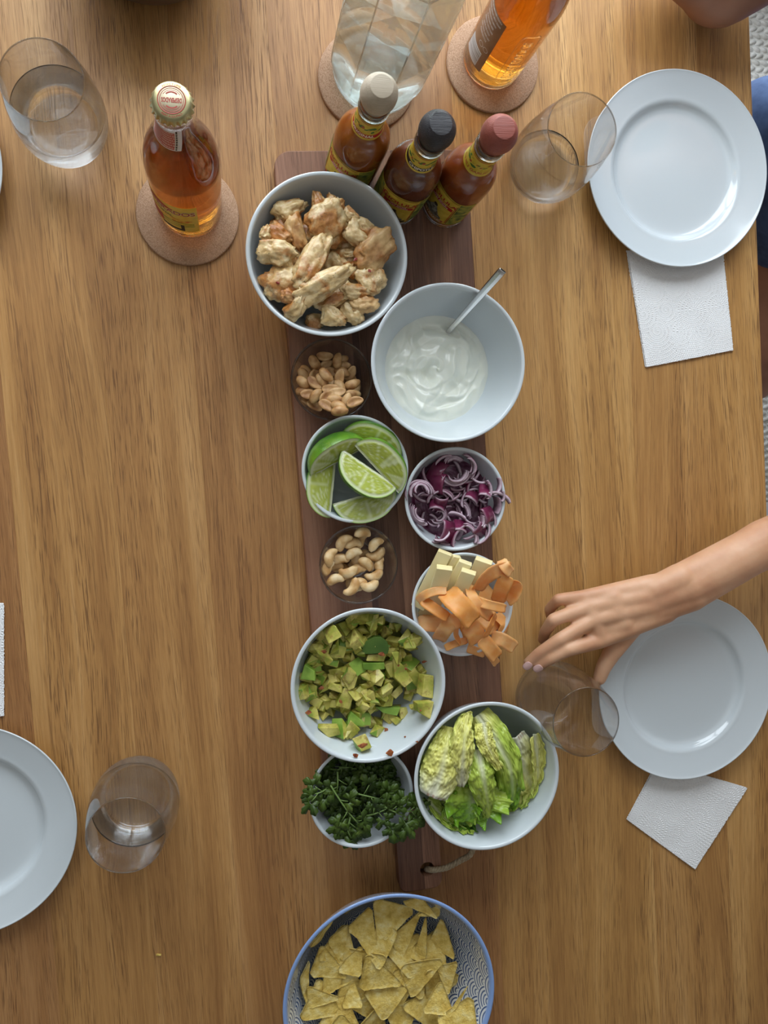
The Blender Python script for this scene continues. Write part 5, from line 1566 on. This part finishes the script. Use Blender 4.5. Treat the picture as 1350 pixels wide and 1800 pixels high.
# ------------------------------------------------------------------ lettuce
LET = NT('lettuce'); v = LET.coord()
LC = LET.mix(LET.ramp(LET.noise(v, 90, 4), [(.5, 0.0), (.7, .12)]), LET.attr(), (.30, .44, .04))
LET.set(Base_Color=LC, Roughness=.32, Subsurface_Weight=.0, Coat_Weight=.15, Transmission_Weight=0.0)
LET.bump(LET.noise(v, 300, 3), .2, .0006)
tr = LET.node('ShaderNodeBsdfTranslucent'); LET.link(LC, tr.inputs[0]); ms = LET.node('ShaderNodeMixShader'); ms.inputs[0].default_value = .32
LET.link(LET.p.outputs[0], ms.inputs[1]); LET.link(tr.outputs[0], ms.inputs[2]); LET.link(ms.outputs[0], LET.t.nodes['Material Output'].inputs[0]); LET = LET.m
CL = (520, 1210, 2.8125)
WHT, YLW, LGR, GRN_, DGR = (.90, .90, .72), (.88, .86, .26), (.56, .70, .11), (.24, .46, .03), (.06, .18, .012)
def leaf(pts, width, cup, cols, lb, seed, ruf=3.0, roll=0.0, stump=0.0, crk=.62):
    """pts: base to tip (crop x, y, z); cols: colour stops base -> tip; cup > 0 edges up"""
    P = catmull([on(*px(CL, x, y), z) for x, y, z in pts], 60 // (len(pts) - 1)); n = len(P); m = 52; ks = 36 / n
    V, colr = [], []
    cs = [np.array(c) for c in cols]
    for i in range(n):
        t = i / (n - 1)
        T = Vector(P[min(i + 1, n - 1)] - P[max(i - 1, 0)]).normalized()
        sd_ = T.cross(Vector((0, 0, 1))).normalized(); up = sd_.cross(T)
        sv = sd_ * math.cos(roll) + up * math.sin(roll); uv = sv.cross(T)
        w = width * (math.sin(PI * min(1, .16 + .80 * t) ** .8) ** .55 if t < .97 else .45)
        w *= (1 - stump * (1 - t) ** 3)
        for k in range(m + 1):
            q = k / m * 2 - 1; aq = abs(q)
            x = q * w / 2 * (1 - .18 * abs(cup) * aq)
            z = cup * w * .42 * q * q
            rib = math.exp(-(q / .10) ** 2) * (1 - t) * 1.6
            cr = crk * ((2.6 * nz(t * 9, q * 4.5, seed) + 2.4 * (.5 - abs(nz(t * 17, q * 8, seed + 9)) * 2.2) + 1.3 * nz(t * 34, q * 15, seed + 5)) * min(1, aq * 3 + .15)) * min(1, .1 + t * 6)
            # side veins fold the blade
            vein = 1.0 * crk * math.cos((t * 26 - aq * 5) + 2 * nz(t * 3, q * 2, seed)) * min(1, aq * 3)
            rf = ruf * (aq ** 4) * math.sin(i * ks * .85 + 3 * nz(i * ks * .2, q, seed) + seed) * (.4 + t)
            V.append(tuple(Vector(P[i]) + sv * (x + .6 * nz(i * ks * .5, q * 3, seed + 3) * aq) + uv * (z - rib + cr + vein + rf)))
            vx, vy, vz = V[-1]; rr_ = math.hypot(vx - B_let['x'], vy - B_let['y']); zz_ = vz - B_let['z']
            if zz_ < B_let['H'] + 1:
                rl_ = float(np.interp(zz_, [p_[1] for p_ in B_let['inner']], [p_[0] for p_ in B_let['inner']])) - 1.4
                if rr_ > rl_: V[-1] = (B_let['x'] + (vx - B_let['x']) * rl_ / rr_, B_let['y'] + (vy - B_let['y']) * rl_ / rr_, vz + (rr_ - rl_) * .35)
            tt = min(.999, max(0, t + .12 * nz(t * 4, q * 3, seed)) ) * (len(cs) - 1)
            c = cs[int(tt)] * (1 - tt % 1) + cs[int(tt) + 1] * (tt % 1)
            rb = math.exp(-(q / (.10 + .16 * (1 - t) ** 2)) ** 2) * max(0, 1 - t * 1.05)
            c = c * (1 - rb) + np.array(WHT) * rb
            ed = .35 * max(0, aq - .7) / .3 * t
            c = c * (1 - ed) + c * np.array((.5, .8, .4)) * ed
            if stump and t < .035: c = np.array((.55, .40, .30)) if nz(q * 6, seed, 1) > .1 else np.array((.76, .74, .62))
            colr.append(tuple(np.clip(c * (1 + .10 * nz(t * 14, q * 8, seed)), 0, 1)))
    F = [(i * (m + 1) + k, i * (m + 1) + k + 1, (i + 1) * (m + 1) + k + 1, (i + 1) * (m + 1) + k) for i in range(n - 1) for k in range(m)]
    o = mk('lettuce_leaf', V, F, LET, col=colr); md = o.modifiers.new('s', 'SOLIDIFY'); md.thickness = .0006
    tag(o, lb, 'lettuce leaf', 'small lettuce leaves')
kl = 1.12 / 2.8125 / 1.95
leaf([(700, 575, 54), (780, 650, 58), (865, 725, 58)], 200 * kl, .3, (LGR, GRN_, DGR), 'dark green lettuce leaf at the very bottom of the bowl', 3, 3, -.2)
leaf([(650, 550, 60), (735, 640, 64), (865, 755, 62)], 75 * kl, .3, (LGR, LGR, LGR), 'narrow pale green lettuce edge curving along the lower left', 33, 2, .6)
leaf([(640, 330, 50), (630, 430, 55), (640, 520, 58)], 112 * kl, .5, (LGR, LGR, GRN_), 'small green lettuce leaf against the left wall', 5, 3, .5)
leaf([(1000, 600, 50), (960, 500, 54), (990, 350, 54)], 190 * kl, .3, (LGR, LGR, GRN_), 'green lettuce leaf underneath the heap, right of the middle', 21, 3, 0)
leaf([(1075, 250, 76), (1130, 400, 66), (1165, 520, 58), (1090, 640, 52)], 218 * kl, -.3, (WHT, YLW, YLW, LGR), 'separate pale yellow lettuce leaf along the right wall', 7, 3.5, .05, .2, .8)
leaf([(1180, 230, 74), (1195, 360, 66), (1190, 500, 60), (1130, 600, 55)], 112 * kl, .5, (YLW, YLW, LGR), 'thin crinkled lettuce edge at the far right wall', 17, 2.4, .4)
leaf([(790, 640, 56), (830, 560, 68), (900, 480, 66)], 187 * kl, .5, (LGR, GRN_, GRN_), 'curled green lettuce rosette at the lower left centre', 9, 5, .1)
leaf([(905, 440, 62), (880, 560, 72), (850, 660, 66)], 350 * kl, .35, (LGR, LGR, GRN_, GRN_), 'big folded green lettuce leaf in the lower centre', 11, 5.5, 0)
leaf([(900, 130, 74), (990, 260, 84), (1060, 400, 84), (1070, 540, 74), (1030, 600, 66)], 165 * kl, -.6, (YLW, LGR, LGR, GRN_, GRN_), 'long lettuce leaf right of the centre, yellow above and green at its tip', 13, 4.5, -.1, 0, .95)
leaf([(930, 170, 84), (950, 280, 90), (1010, 400, 86)], 100 * kl, -.6, (YLW, YLW, YLW), 'slim yellow lettuce leaf between the two long central ones', 29, 2.4, .1)
leaf([(900, 300, 80), (925, 420, 90), (945, 530, 86), (960, 640, 74)], 156 * kl, -.7, (LGR, LGR, LGR, LGR), 'arched light green lettuce leaf with a glossy ridge in the centre', 15, 3.0, .05)
leaf([(670, 540, 84), (715, 430, 86), (740, 310, 84), (760, 190, 74)], 206 * kl, -.45, (WHT, YLW, YLW, YLW), 'yellow lettuce leaf at the left with a broad white cut stump', 19, 2.6, .25, .1, .8)
leaf([(822, 490, 82), (825, 380, 92), (835, 250, 92), (850, 108, 80)], 156 * kl, -.75, (WHT, YLW, YLW, YLW), 'tallest crinkled yellow lettuce leaf reaching the top of the bowl', 23, 2.6, .05, .5, .9)

# ------------------------------------------------------------------ coriander
COR = NT('coriander_leaf'); v = COR.coord(rand=3.0)
cc = COR.ramp(COR.noise(v, 60, 3), [(.35, (.035, .07, .01)), (.6, (.08, .14, .018)), (.75, (.15, .22, .035))])
COR.set(Base_Color=cc, Roughness=.4)
tr = COR.node('ShaderNodeBsdfTranslucent'); COR.link(cc, tr.inputs[0]); ms = COR.node('ShaderNodeMixShader'); ms.inputs[0].default_value = .25
COR.link(COR.p.outputs[0], ms.inputs[1]); COR.link(tr.outputs[0], ms.inputs[2]); COR.link(ms.outputs[0], COR.t.nodes['Material Output'].inputs[0]); COR = COR.m
STEM = pm('coriander_stem', (.17, .27, .07), .45)
def leaflet(c, dirn, size, up, seed):
    """three-lobed toothed leaflet"""
    d = dirn.normalized(); s = d.cross(up).normalized(); u = s.cross(d)
    V = [tuple(c)]; n = 33; pts = []
    for k in range(n):
        a = -2.25 + 4.5 * k / (n - 1)
        r = size * (.26 + .80 * abs(math.cos(a * 1.5)) ** .75 * (1 if abs(a) < 1.05 else .8) + .07 * math.cos(a * 10 + seed % 3))
        x, y = r * math.cos(a), r * math.sin(a)
        V.append(tuple(c + d * (x + size * .35) + s * y + u * (.16 * size * nz(x * .2, y * .2, seed) * 2 - .004 * r * r)))
    F = [(0, k + 1, k + 2) for k in range(n - 1)]
    return V, F
bC = B_cil
RQ = random.Random(31)
def sprig(p0, ang, L, z0, zt, lb, seed, nl=7, curve=.5, ls=7.5):
    t = empty('coriander_sprig', p0); tag(t, lb, 'coriander', 'coriander sprigs'); SEEN.setdefault(lb, []).append((t, z0))
    d0 = Vector((math.cos(ang), math.sin(ang), 0)); n0 = Vector((-d0.y, d0.x, 0))
    P = [d0 * L * q + n0 * curve * L * .25 * math.sin(q * 2.2) + Vector((0, 0, z0 + (zt - z0) * q + 3 * math.sin(PI * q))) for q in (0, .25, .5, .75, 1)]
    Q = [Vector(q) for q in catmull(P, 4)]
    tb_ = [tube(Q, [.95 - .45 * i / len(Q) for i in range(len(Q))], 6)]
    lf = []
    rr = random.Random(seed)
    for k in range(nl):
        q = Q[min(len(Q) - 1, int(len(Q) * (.35 + .65 * k / max(1, nl - 1))))]
        sg = -1 if k % 2 else 1
        dd = (d0 * rr.uniform(.2, .9) + n0 * sg * rr.uniform(.4, 1.1) + Vector((0, 0, rr.uniform(-.1, .4)))).normalized() if k < nl - 1 else d0
        e = q + dd * rr.uniform(5, 11)
        if k < nl - 1: tb_.append(tube([q, (q + e) / 2 + Vector((0, 0, .8)), e], .45, 5))
        else: e = q
        for a in (-1.15, 0, 1.15):
            d3 = Matrix.Rotation(a, 3, 'Z') @ dd
            lf.append(leaflet(e + d3 * 2.0, d3, ls * rr.uniform(.75, 1.1), Vector((rr.uniform(-.3, .3), rr.uniform(-.3, .3), 1)).normalized(), seed + k))
    V, F = join(tb_); mk('stem', V, F, STEM, t)
    V, F = join(lf); o = mk('leaves', V, F, COR, t, smooth=True); md = o.modifiers.new('s', 'SOLIDIFY'); md.thickness = .0003
for k in range(30):
    a = k * 2.4; r = 30 * math.sqrt((k + .5) / 30)
    x, y = bC['x'] + 2 + r * math.cos(a), bC['y'] + 2 + r * math.sin(a)
    an = RQ.uniform(0, 2 * PI); z = 34 + 14 * (k / 30) + RQ.uniform(-2, 2)
    L = 24
    ex, ey = x - math.cos(an) * L / 2 - bC['x'], y - math.sin(an) * L / 2 - bC['y']
    f = max(1, math.hypot(ex, ey) / 30)
    sprig((bC['x'] + ex / f, bC['y'] + ey / f, 0), an, L / max(1, r / 22), z, z + RQ.uniform(-2, 5), 'coriander sprig ' + where(bC, x, y, 'its bowl'), 200 + k, 5, RQ.uniform(-1, 1), 7.0)
C9 = (500, 1250, 4.5)
def sp(x0, y0, x1, y1, z0, z1, lb, seed, nl=6, curve=.3, ls=7.5):
    A, B = on(*px(C9, x0, y0), z0), on(*px(C9, x1, y1), z1)
    d = B - A; sprig((A.x, A.y, 0), math.atan2(d.y, d.x), math.hypot(d.x, d.y), z0, z1, lb, seed, nl, curve, ls)
sp(370, 580, 240, 650, 60, 70, 'coriander sprig hanging over the left rim of its bowl', 301, 4, .2)
sp(360, 580, 630, 910, 66, 66, 'coriander sprig with a long bare stem running to the lower right', 302, 4, -.2)
sp(540, 645, 780, 720, 64, 66, 'coriander sprig with a pale veined leaf in the middle', 303, 4, .3)
sp(640, 830, 820, 770, 66, 68, 'short coriander sprig crossing right of the middle', 304, 4, .1)
sp(760, 740, 1000, 860, 68, 66, 'coriander sprig whose stem end points to the lower right rim', 305, 2, .1)
sp(820, 790, 1060, 800, 66, 66, 'coriander sprig reaching out to the lettuce bowl', 306, 6, .2, 8)
sp(940, 800, 900, 930, 66, 64, 'coriander leaf hanging over the lower right rim', 307, 4, .2, 8)
sp(520, 840, 480, 940, 60, 60, 'bright green coriander stem near the bottom of its bowl', 308, 4, .1)
sp(420, 480, 410, 640, 62, 62, 'thin upright coriander stem at the upper left', 309, 3, .1)
# ------------------------------------------------------------------ people
SKIN = NT('skin'); v = SKIN.coord()
SKIN.set(Base_Color=SKIN.ramp(SKIN.noise(v, 28, 4), [(.3, (.52, .255, .14)), (.5, (.60, .325, .185)), (.7, (.66, .385, .235))]), Roughness=.5, Subsurface_Weight=.25, Subsurface_Radius=(1, .35, .2), Subsurface_Scale=.006)
SKIN.bump(SKIN.noise(v, 420, 4), .12, .0006); SKIN = SKIN.m
SKIN2 = mottled('darker_skin', [(.3, (.30, .14, .085)), (.7, (.40, .20, .125))], 30, .5, bump=.1, rand=0)
NAIL = pm('fingernail', (.68, .42, .38), .3, Coat_Weight=.4)
def capsule(p0, r0, p1, r1, n=20, m=5, flat=None):
    p0, p1 = Vector(p0), Vector(p1); d = p1 - p0; L = d.length; d = d / L
    u = d.cross(Vector((0, 0, 1)));  u = (u if u.length > .05 else Vector((1, 0, 0))).normalized(); w = u.cross(d)
    V, rings = [], []
    V.append(tuple(p0 - d * r0))
    for k in range(1, m + 1):
        a = PI / 2 * k / m; rings.append((p0 - d * r0 * math.cos(a), r0 * math.sin(a)))
    st = max(2, int(L / 4))
    for k in range(1, st): rings.append((p0 + d * L * k / st, r0 + (r1 - r0) * k / st))
    for k in range(m, 0, -1):
        a = PI / 2 * k / m; rings.append((p1 + d * r1 * math.cos(a), r1 * math.sin(a)))
    fz = flat or 1.0
    for c, r in rings:
        for k in range(n):
            a = 2 * PI * k / n; V.append(tuple(c + u * math.cos(a) * r + w * math.sin(a) * r * fz))
    V.append(tuple(p1 + d * r1))
    F = [(0, 1 + (k + 1) % n, 1 + k) for k in range(n)]
    for i in range(len(rings) - 1):
        for k in range(n): F.append((1 + i * n + k, 1 + i * n + (k + 1) % n, 1 + (i + 1) * n + (k + 1) % n, 1 + (i + 1) * n + k))
    b = 1 + (len(rings) - 1) * n; e = len(V) - 1
    F += [(b + k, b + (k + 1) % n, e) for k in range(n)]
    return V, F
def fuse(parts, voxel, smooth_it, fac=.5):
    V, F = join(parts)
    o = mk('fuse', V, F, SKIN)
    bm = bmesh.new(); bm.from_mesh(o.data); bmesh.ops.recalc_face_normals(bm, faces=bm.faces); bm.to_mesh(o.data); bm.free()
    r = o.modifiers.new('r', 'REMESH'); r.mode = 'VOXEL'; r.voxel_size = voxel * S
    s = o.modifiers.new('s', 'SMOOTH'); s.factor = fac; s.iterations = smooth_it
    me = bpy.data.meshes.new_from_object(o.evaluated_get(bpy.context.evaluated_depsgraph_get()))
    V = [tuple(c / S for c in v.co) for v in me.vertices]; F = [tuple(p.vertices) for p in me.polygons]
    bpy.data.objects.remove(o); bpy.data.meshes.remove(me)
    return V, F
def chain(pts):
    return [capsule(a[:3], a[3], b[:3], b[3]) for a, b in zip(pts, pts[1:])]
def P3(u, v, z): return tuple(on(u, v, z))
def hp3(x, y, z, r):      # from the hand survey crop
    return P3(900 + x / 4.82, 1000 + y / 4.82, z) + (r,)
GX, GY = 318.8, -234.5
parts = []
W1, W2 = P3(1172, 1035, 54), P3(1190, 1056, 50)
elbow = (640.0, -36.0, 64.0)
# palm: four metacarpals fanning from the wrist
wr = [P3(1148, 1030, 50), P3(1155, 1044, 53), P3(1162, 1059, 53), P3(1170, 1074, 50)]
mc = [hp3(600, 238, 42, 7.2), hp3(650, 325, 47, 8.2), hp3(695, 430, 50, 8.6), hp3(755, 600, 48, 8.8)]
for w_, m_ in zip(wr, mc): parts += [capsule(w_, 12.5, m_[:3], m_[3])]
parts += [capsule(P3(1135, 1052, 49), 13.5, P3(1058, 1085, 47), 9.5), capsule(P3(1150, 1070, 48), 13, P3(1075, 1110, 45), 9.5), capsule(P3(1060, 1108, 44), 9, P3(1040, 1110, 44), 7.5)]
parts += [capsule(P3(1120, 1062, 40), 13, P3(1078, 1090, 38), 11), capsule(P3(1150, 1055, 42), 15, P3(1110, 1100, 38), 12)]
for a, b in zip(mc, mc[1:]):
    q = [(a[i] + b[i]) / 2 for i in range(3)]; w_ = P3(1130, 1060, 48); parts.append(capsule(w_, 11, q, 7.0))
webs = [hp3(565, 305, 42, 5.5), hp3(585, 430, 45, 6), hp3(665, 560, 46, 6.5)]
for w_, (a, b) in zip(webs, zip(wr, wr[1:])):
    q = tuple((a[i] + b[i]) / 2 for i in range(3)); parts.append(capsule(q, 13, w_[:3], w_[3]))
    g = tuple(q[i] * .45 + w_[i] * .55 for i in range(3)); parts.append(capsule(g, 12.2, w_[:3], w_[3] + .6))
for a, b in zip(mc, mc[1:]): parts.append(capsule(a[:3], a[3] - .4, b[:3], b[3] - .4))
# little and ring finger, curled down to the table
parts += chain([mc[0], hp3(395, 258, 42, 6.2), hp3(318, 340, 26, 5.6), hp3(325, 400, 10.5, 5.2)])
parts += chain([mc[1], hp3(352, 430, 46, 6.8), hp3(282, 530, 30, 6.1), hp3(262, 600, 13, 5.6)])
# middle and index finger, stretched to the glass
fm = [mc[2], hp3(400, 600, 50, 6.9), hp3(230, 712, 41, 6.0), hp3(135, 795, 34, 5.3)]
fi = [mc[3], hp3(480, 683, 52, 7.1), hp3(320, 762, 45, 6.2), hp3(228, 818, 38, 5.4)]
parts += chain(fm) + chain(fi)
# thumb down the other side of the glass
parts += [capsule(P3(1120, 1085, 42), 13, hp3(860, 690, 36, 10)[:3], 10)] + chain([hp3(860, 690, 36, 9.6), hp3(775, 830, 33, 8.2), hp3(742, 930, 31, 7.0)])
# wrist and forearm
parts += [capsule(P3(1150, 1038, 52), 14.5, P3(1196, 1018, 56), 16.5), capsule(P3(1168, 1066, 50), 14.5, P3(1216, 1046, 55), 16.5), capsule(P3(1158, 1052, 51), 16, P3(1206, 1032, 55), 19)]
fa0 = P3(1206, 1032, 54); fa1 = P3(1345, 955, 58)
parts += [capsule(fa0, 20.5, fa1, 25.0), capsule(P3(1196, 1018, 54), 16, fa1, 23.5), capsule(P3(1216, 1046, 54), 16, fa1, 23.5), capsule(fa1, 25.0, elbow, 28.5)]
SH = (765.0, -105.0, 235.0)
mid = tuple((elbow[i] * .55 + SH[i] * .45) for i in range(3))
parts += [capsule(elbow, 28, mid, 33)]
armV, armF = fuse(parts, 1.2, 30)
def south(parts, dy=-135): return [([(x + 10, y + dy, z) for x, y, z in v], f) for v, f in parts]
body = [capsule(elbow, 27, SH, 38), capsule(SH, 48, (755, -255, 240), 55)] + south([capsule((745, -120, 240), 55, (745, -270, 225), 46),
        capsule((745, -120, 180), 100, (765, -120, -190), 95), capsule((750, -60, 180), 90, (765, -80, -200), 88), capsule((750, -180, 180), 90, (765, -160, -200), 88),
        capsule((740, -120, 240), 42, (715, -120, 320), 42),
        capsule((765, -80, -215), 68, (480, -70, -200), 50), capsule((765, -180, -215), 68, (480, -200, -200), 50),
        capsule((480, -70, -200), 48, (500, -60, -560), 36), capsule((480, -200, -200), 48, (500, -200, -560), 36),
        capsule((500, -60, -600), 32, (410, -60, -690), 24), capsule((500, -200, -600), 32, (410, -200, -690), 24), capsule((500, -60, -560), 34, (500, -60, -690), 30), capsule((500, -200, -560), 34, (500, -200, -690), 30),
        capsule((745, -270, 225), 42, (700, -330, 20), 32), capsule((700, -330, 20), 30, (690, -250, -120), 24), capsule((690, -250, -120), 26, (660, -200, -135), 20),
        capsule((700, -120, 400), 78, (690, -120, 440), 82), capsule((660, -120, 370), 50, (640, -120, 350), 38),
        capsule((618, -120, 395), 9, (604, -120, 380), 11), capsule((700, -196, 405), 16, (700, -202, 388), 10), capsule((700, -44, 405), 16, (700, -38, 388), 10)])
bV, bF = fuse(body, 7.0, 6)
V, F = join([(armV, armF), (bV, bF)])
child = mk('person', V, F, SKIN)
tag(child, 'person reaching in from the right, bare forearm, fingertips on an empty glass', 'person')
def garment(parent, parts, mat, name, voxel=7.0, it=5):
    V, F = fuse(parts, voxel, it); return mk(name, V, F, mat, parent)
CLOTH1 = mottled('white_cotton', [(.3, (.66, .66, .68)), (.7, (.78, .78, .80))], 40, .9, bump=.3)
garment(child, south([capsule((745, -120, 180), 108, (765, -120, -200), 104), capsule((750, -60, 180), 98, (765, -80, -205), 96), capsule((750, -180, 180), 98, (765, -160, -205), 96), capsule((765, 25, 230), 56, (745, -270, 225), 56), capsule((755, 30, 235), 52, (725, 55, 190), 46)]), CLOTH1, 'shirt')
garment(child, south([capsule((765, -80, -215), 78, (560, -73, -200), 64), capsule((765, -180, -215), 78, (560, -195, -200), 64)]), mottled('pale_grey_shorts', [(.3, (.6, .6, .63)), (.7, (.7, .7, .73))], 40, .9), 'shorts')
HAIR = mottled('brown_hair', [(.3, (.05, .03, .018)), (.7, (.13, .08, .045))], 120, .6)
garment(child, south([capsule((722, -120, 425), 84, (712, -120, 450), 86), capsule((755, -120, 380), 60, (745, -120, 440), 75)]), HAIR, 'hair')
# nails on the two stretched fingers
def nail(base, tip, r, sidev):
    b, t = Vector(base[:3]), Vector(tip[:3]); d = (t - b).normalized()
    s_ = d.cross(Vector((0, 0, 1))).normalized(); u = s_.cross(d)
    if u.z < 0: u = -u
    c = t + d * (r * .15) + u * (r * .60)
    V = []
    N = 12
    for i in range(N + 1):
        for j in range(N + 1):
            a, q = (i / N) * 2 - 1, (j / N) * 2 - 1
            m = max(abs(a), abs(q)) or 1; l = (abs(a) ** 2.6 + abs(q) ** 2.6) ** (1 / 2.6) or 1
            a, q = a * m / l, q * m / l
            V.append(tuple(c + d * a * 4.9 + s_ * q * 4.1 + u * (r * .47 * (1 - .42 * q * q) - .25 - (.75 * max(0, a) ** 2))))
    F = [(i * (N + 1) + j, (i + 1) * (N + 1) + j, (i + 1) * (N + 1) + j + 1, i * (N + 1) + j + 1) for i in range(N) for j in range(N)]
    o = mk('fingernail', V, F, NAIL, child); md = o.modifiers.new('s', 'SOLIDIFY'); md.thickness = .0008; md.offset = 0
nail(fm[2], fm[3], 5.3, 0); nail(fi[2], fi[3], 5.4, 0)

EYEM = pm('eye_dark', (.03, .018, .012), .2); LIP = pm('lips', (.42, .15, .12), .5)
def face(parent, x, y, z, r=9):
    for s_ in (-1, 1):
        V, F = ico(2); mk('eye', [(x + a * r, y + s_ * 30 + b * r * 1.5, z + c * r * .8) for a, b, c in V], F, EYEM, parent)
    V, F = ico(2); mk('mouth', [(x - 1 + a * 9, y + b * 22, z - 66 + c * 5) for a, b, c in V], F, LIP, parent)
face(child, 630, -255, 440, 8)
# white chair below the child
ch = empty('chair', (780, -255, ZF + 13.5)); tag(ch, 'white chair just beyond the right table edge, below the reaching arm', 'chair')
CW = pm('chair_white', (.72, .72, .74), .5)
V, F = box(-215, 195, -205, 205, 376, 404, 6); mk('seat', V, F, CW, ch, smooth=False)
V, F = box(180, 200, -200, 200, 520, 800, 6); mk('backrest', V, F, CW, ch, smooth=False)
for sx in (-195, 185):
    for sy in (-185, 185):
        V, F = box(sx - 14, sx + 14, sy - 14, sy + 14, 0, 376 if sx < 0 else 560); mk('leg', V, F, CW, ch, smooth=False)

# adult at the upper right: elbow on the table, blue top, black shorts, bare knee
EL = P3(1272, -34, 44)
body = [capsule(EL, 40, P3(1215, -75, 60), 36), capsule(P3(1215, -75, 60), 36, (500, 640, 200), 27), capsule((500, 640, 200), 26, (520, 640, 260), 30),
        capsule(EL, 42, (690, 600, 190), 55), capsule((690, 600, 190), 60, (760, 480, 240), 70), capsule((760, 480, 240), 70, (770, 290, 240), 62),
        capsule((765, 420, 160), 125, (790, 380, -200), 120), capsule((750, 430, 260), 52, (720, 430, 340), 50), capsule((700, 430, 430), 85, (690, 430, 470), 88), capsule((655, 430, 410), 55, (630, 430, 395), 40),
        capsule((612, 430, 440), 8, (600, 430, 418), 11),
        *[capsule((514, 640 - 24 + 16 * k, 275), 8.5, (508 - 3 * k, 640 - 30 + 20 * k, 335 + (4, 14, 16, 6)[k]), 7.5) for k in range(4)], capsule((522, 612, 250), 11, (500, 585, 295), 9),
        capsule((690, 342, 430), 16, (692, 338, 412), 10), capsule((690, 518, 430), 16, (692, 522, 412), 10),
        capsule((770, 290, 240), 55, (850, 200, 20), 40), capsule((850, 200, 20), 38, (850, 300, -140), 30),
        capsule((790, 330, -240), 85, P3(1376, 590, -265), 62), capsule(P3(1376, 590, -265), 62, (720, 20, -640), 42), capsule((790, 440, -240), 85, (560, 420, -230), 62), capsule((560, 420, -230), 58, (560, 400, -640), 42),
        capsule((800, 150, -650), 36, (710, 150, -700), 28), capsule((560, 400, -650), 36, (480, 390, -700), 28)]
bV, bF = fuse(body, 4.5, 6)
adult = mk('person', bV, bF, SKIN2)
tag(adult, 'person at the upper right, bare elbow on the table, blue top and black shorts', 'person')
face(adult, 612, 430, 468)
BLUE = mottled('blue_cloth', [(.3, (.035, .07, .17)), (.7, (.075, .13, .27))], 60, .9, bump=.4, rand=0)
GRYC = pm('charcoal_cloth', (.05, .055, .065), .9)
BLK = pm('black_cloth', (.008, .008, .010), .9)
garment(adult, [capsule((765, 420, 160), 136, (790, 380, -190), 132), capsule((690, 600, 190), 66, (760, 480, 240), 80), capsule((760, 480, 240), 80, (770, 290, 240), 72), capsule((655, 416, -130), 68, (760, 430, -130), 70), capsule((770, 300, 220), 66, (815, 240, 110), 56)], BLUE, 'shirt')
garment(adult, [capsule((795, 330, -240), 96, (778, 262, -255), 68), capsule((800, 440, -240), 96, (600, 424, -232), 76)], BLK, 'shorts')
garment(adult, [capsule((728, 430, 455), 90, (712, 430, 485), 92), capsule((762, 430, 410), 62, (750, 430, 460), 80)], HAIR, 'hair')
ch = empty('stool', (800, 380, ZF + 13.5)); tag(ch, 'dark stool under the person in black shorts', 'stool')
V, F = lathe([(0, 355), (165, 355), (172, 362), (172, 372), (166, 378), (0, 379)], 48); mk('seat', V, F, BLK, ch)
for k in range(4):
    a = PI / 4 + k * PI / 2; V, F = tube([(120 * math.cos(a), 120 * math.sin(a), 355), (150 * math.cos(a), 150 * math.sin(a), 0)], 13, 12); mk('leg', V, F, BLK, ch)

# added bowl: guessed stand-in for the dark, shaded band at the top edge
DB = pm('shade_bowl_brown', (.045, .022, .014), .35)
pt = on(252, -3, 78)
V, F = lathe([(0, 0), (48, 0), (50, 2)] + [(50 + 42 * (k / 10) ** .6, 3 + 75 * k / 10) for k in range(11)] + [(90, 79)] + [(88 - 42 * (1 - (1 - k / 10) ** .6), 78 - 72 * k / 10) for k in range(11)] + [(0, 5.5)], 80)
tag(mk('shade_bowl', V, F, DB, loc=(pt.x, pt.y + 93, .1)), 'added dark brown bowl at the top edge, left, standing in for shade', 'bowl')

finish_labels()
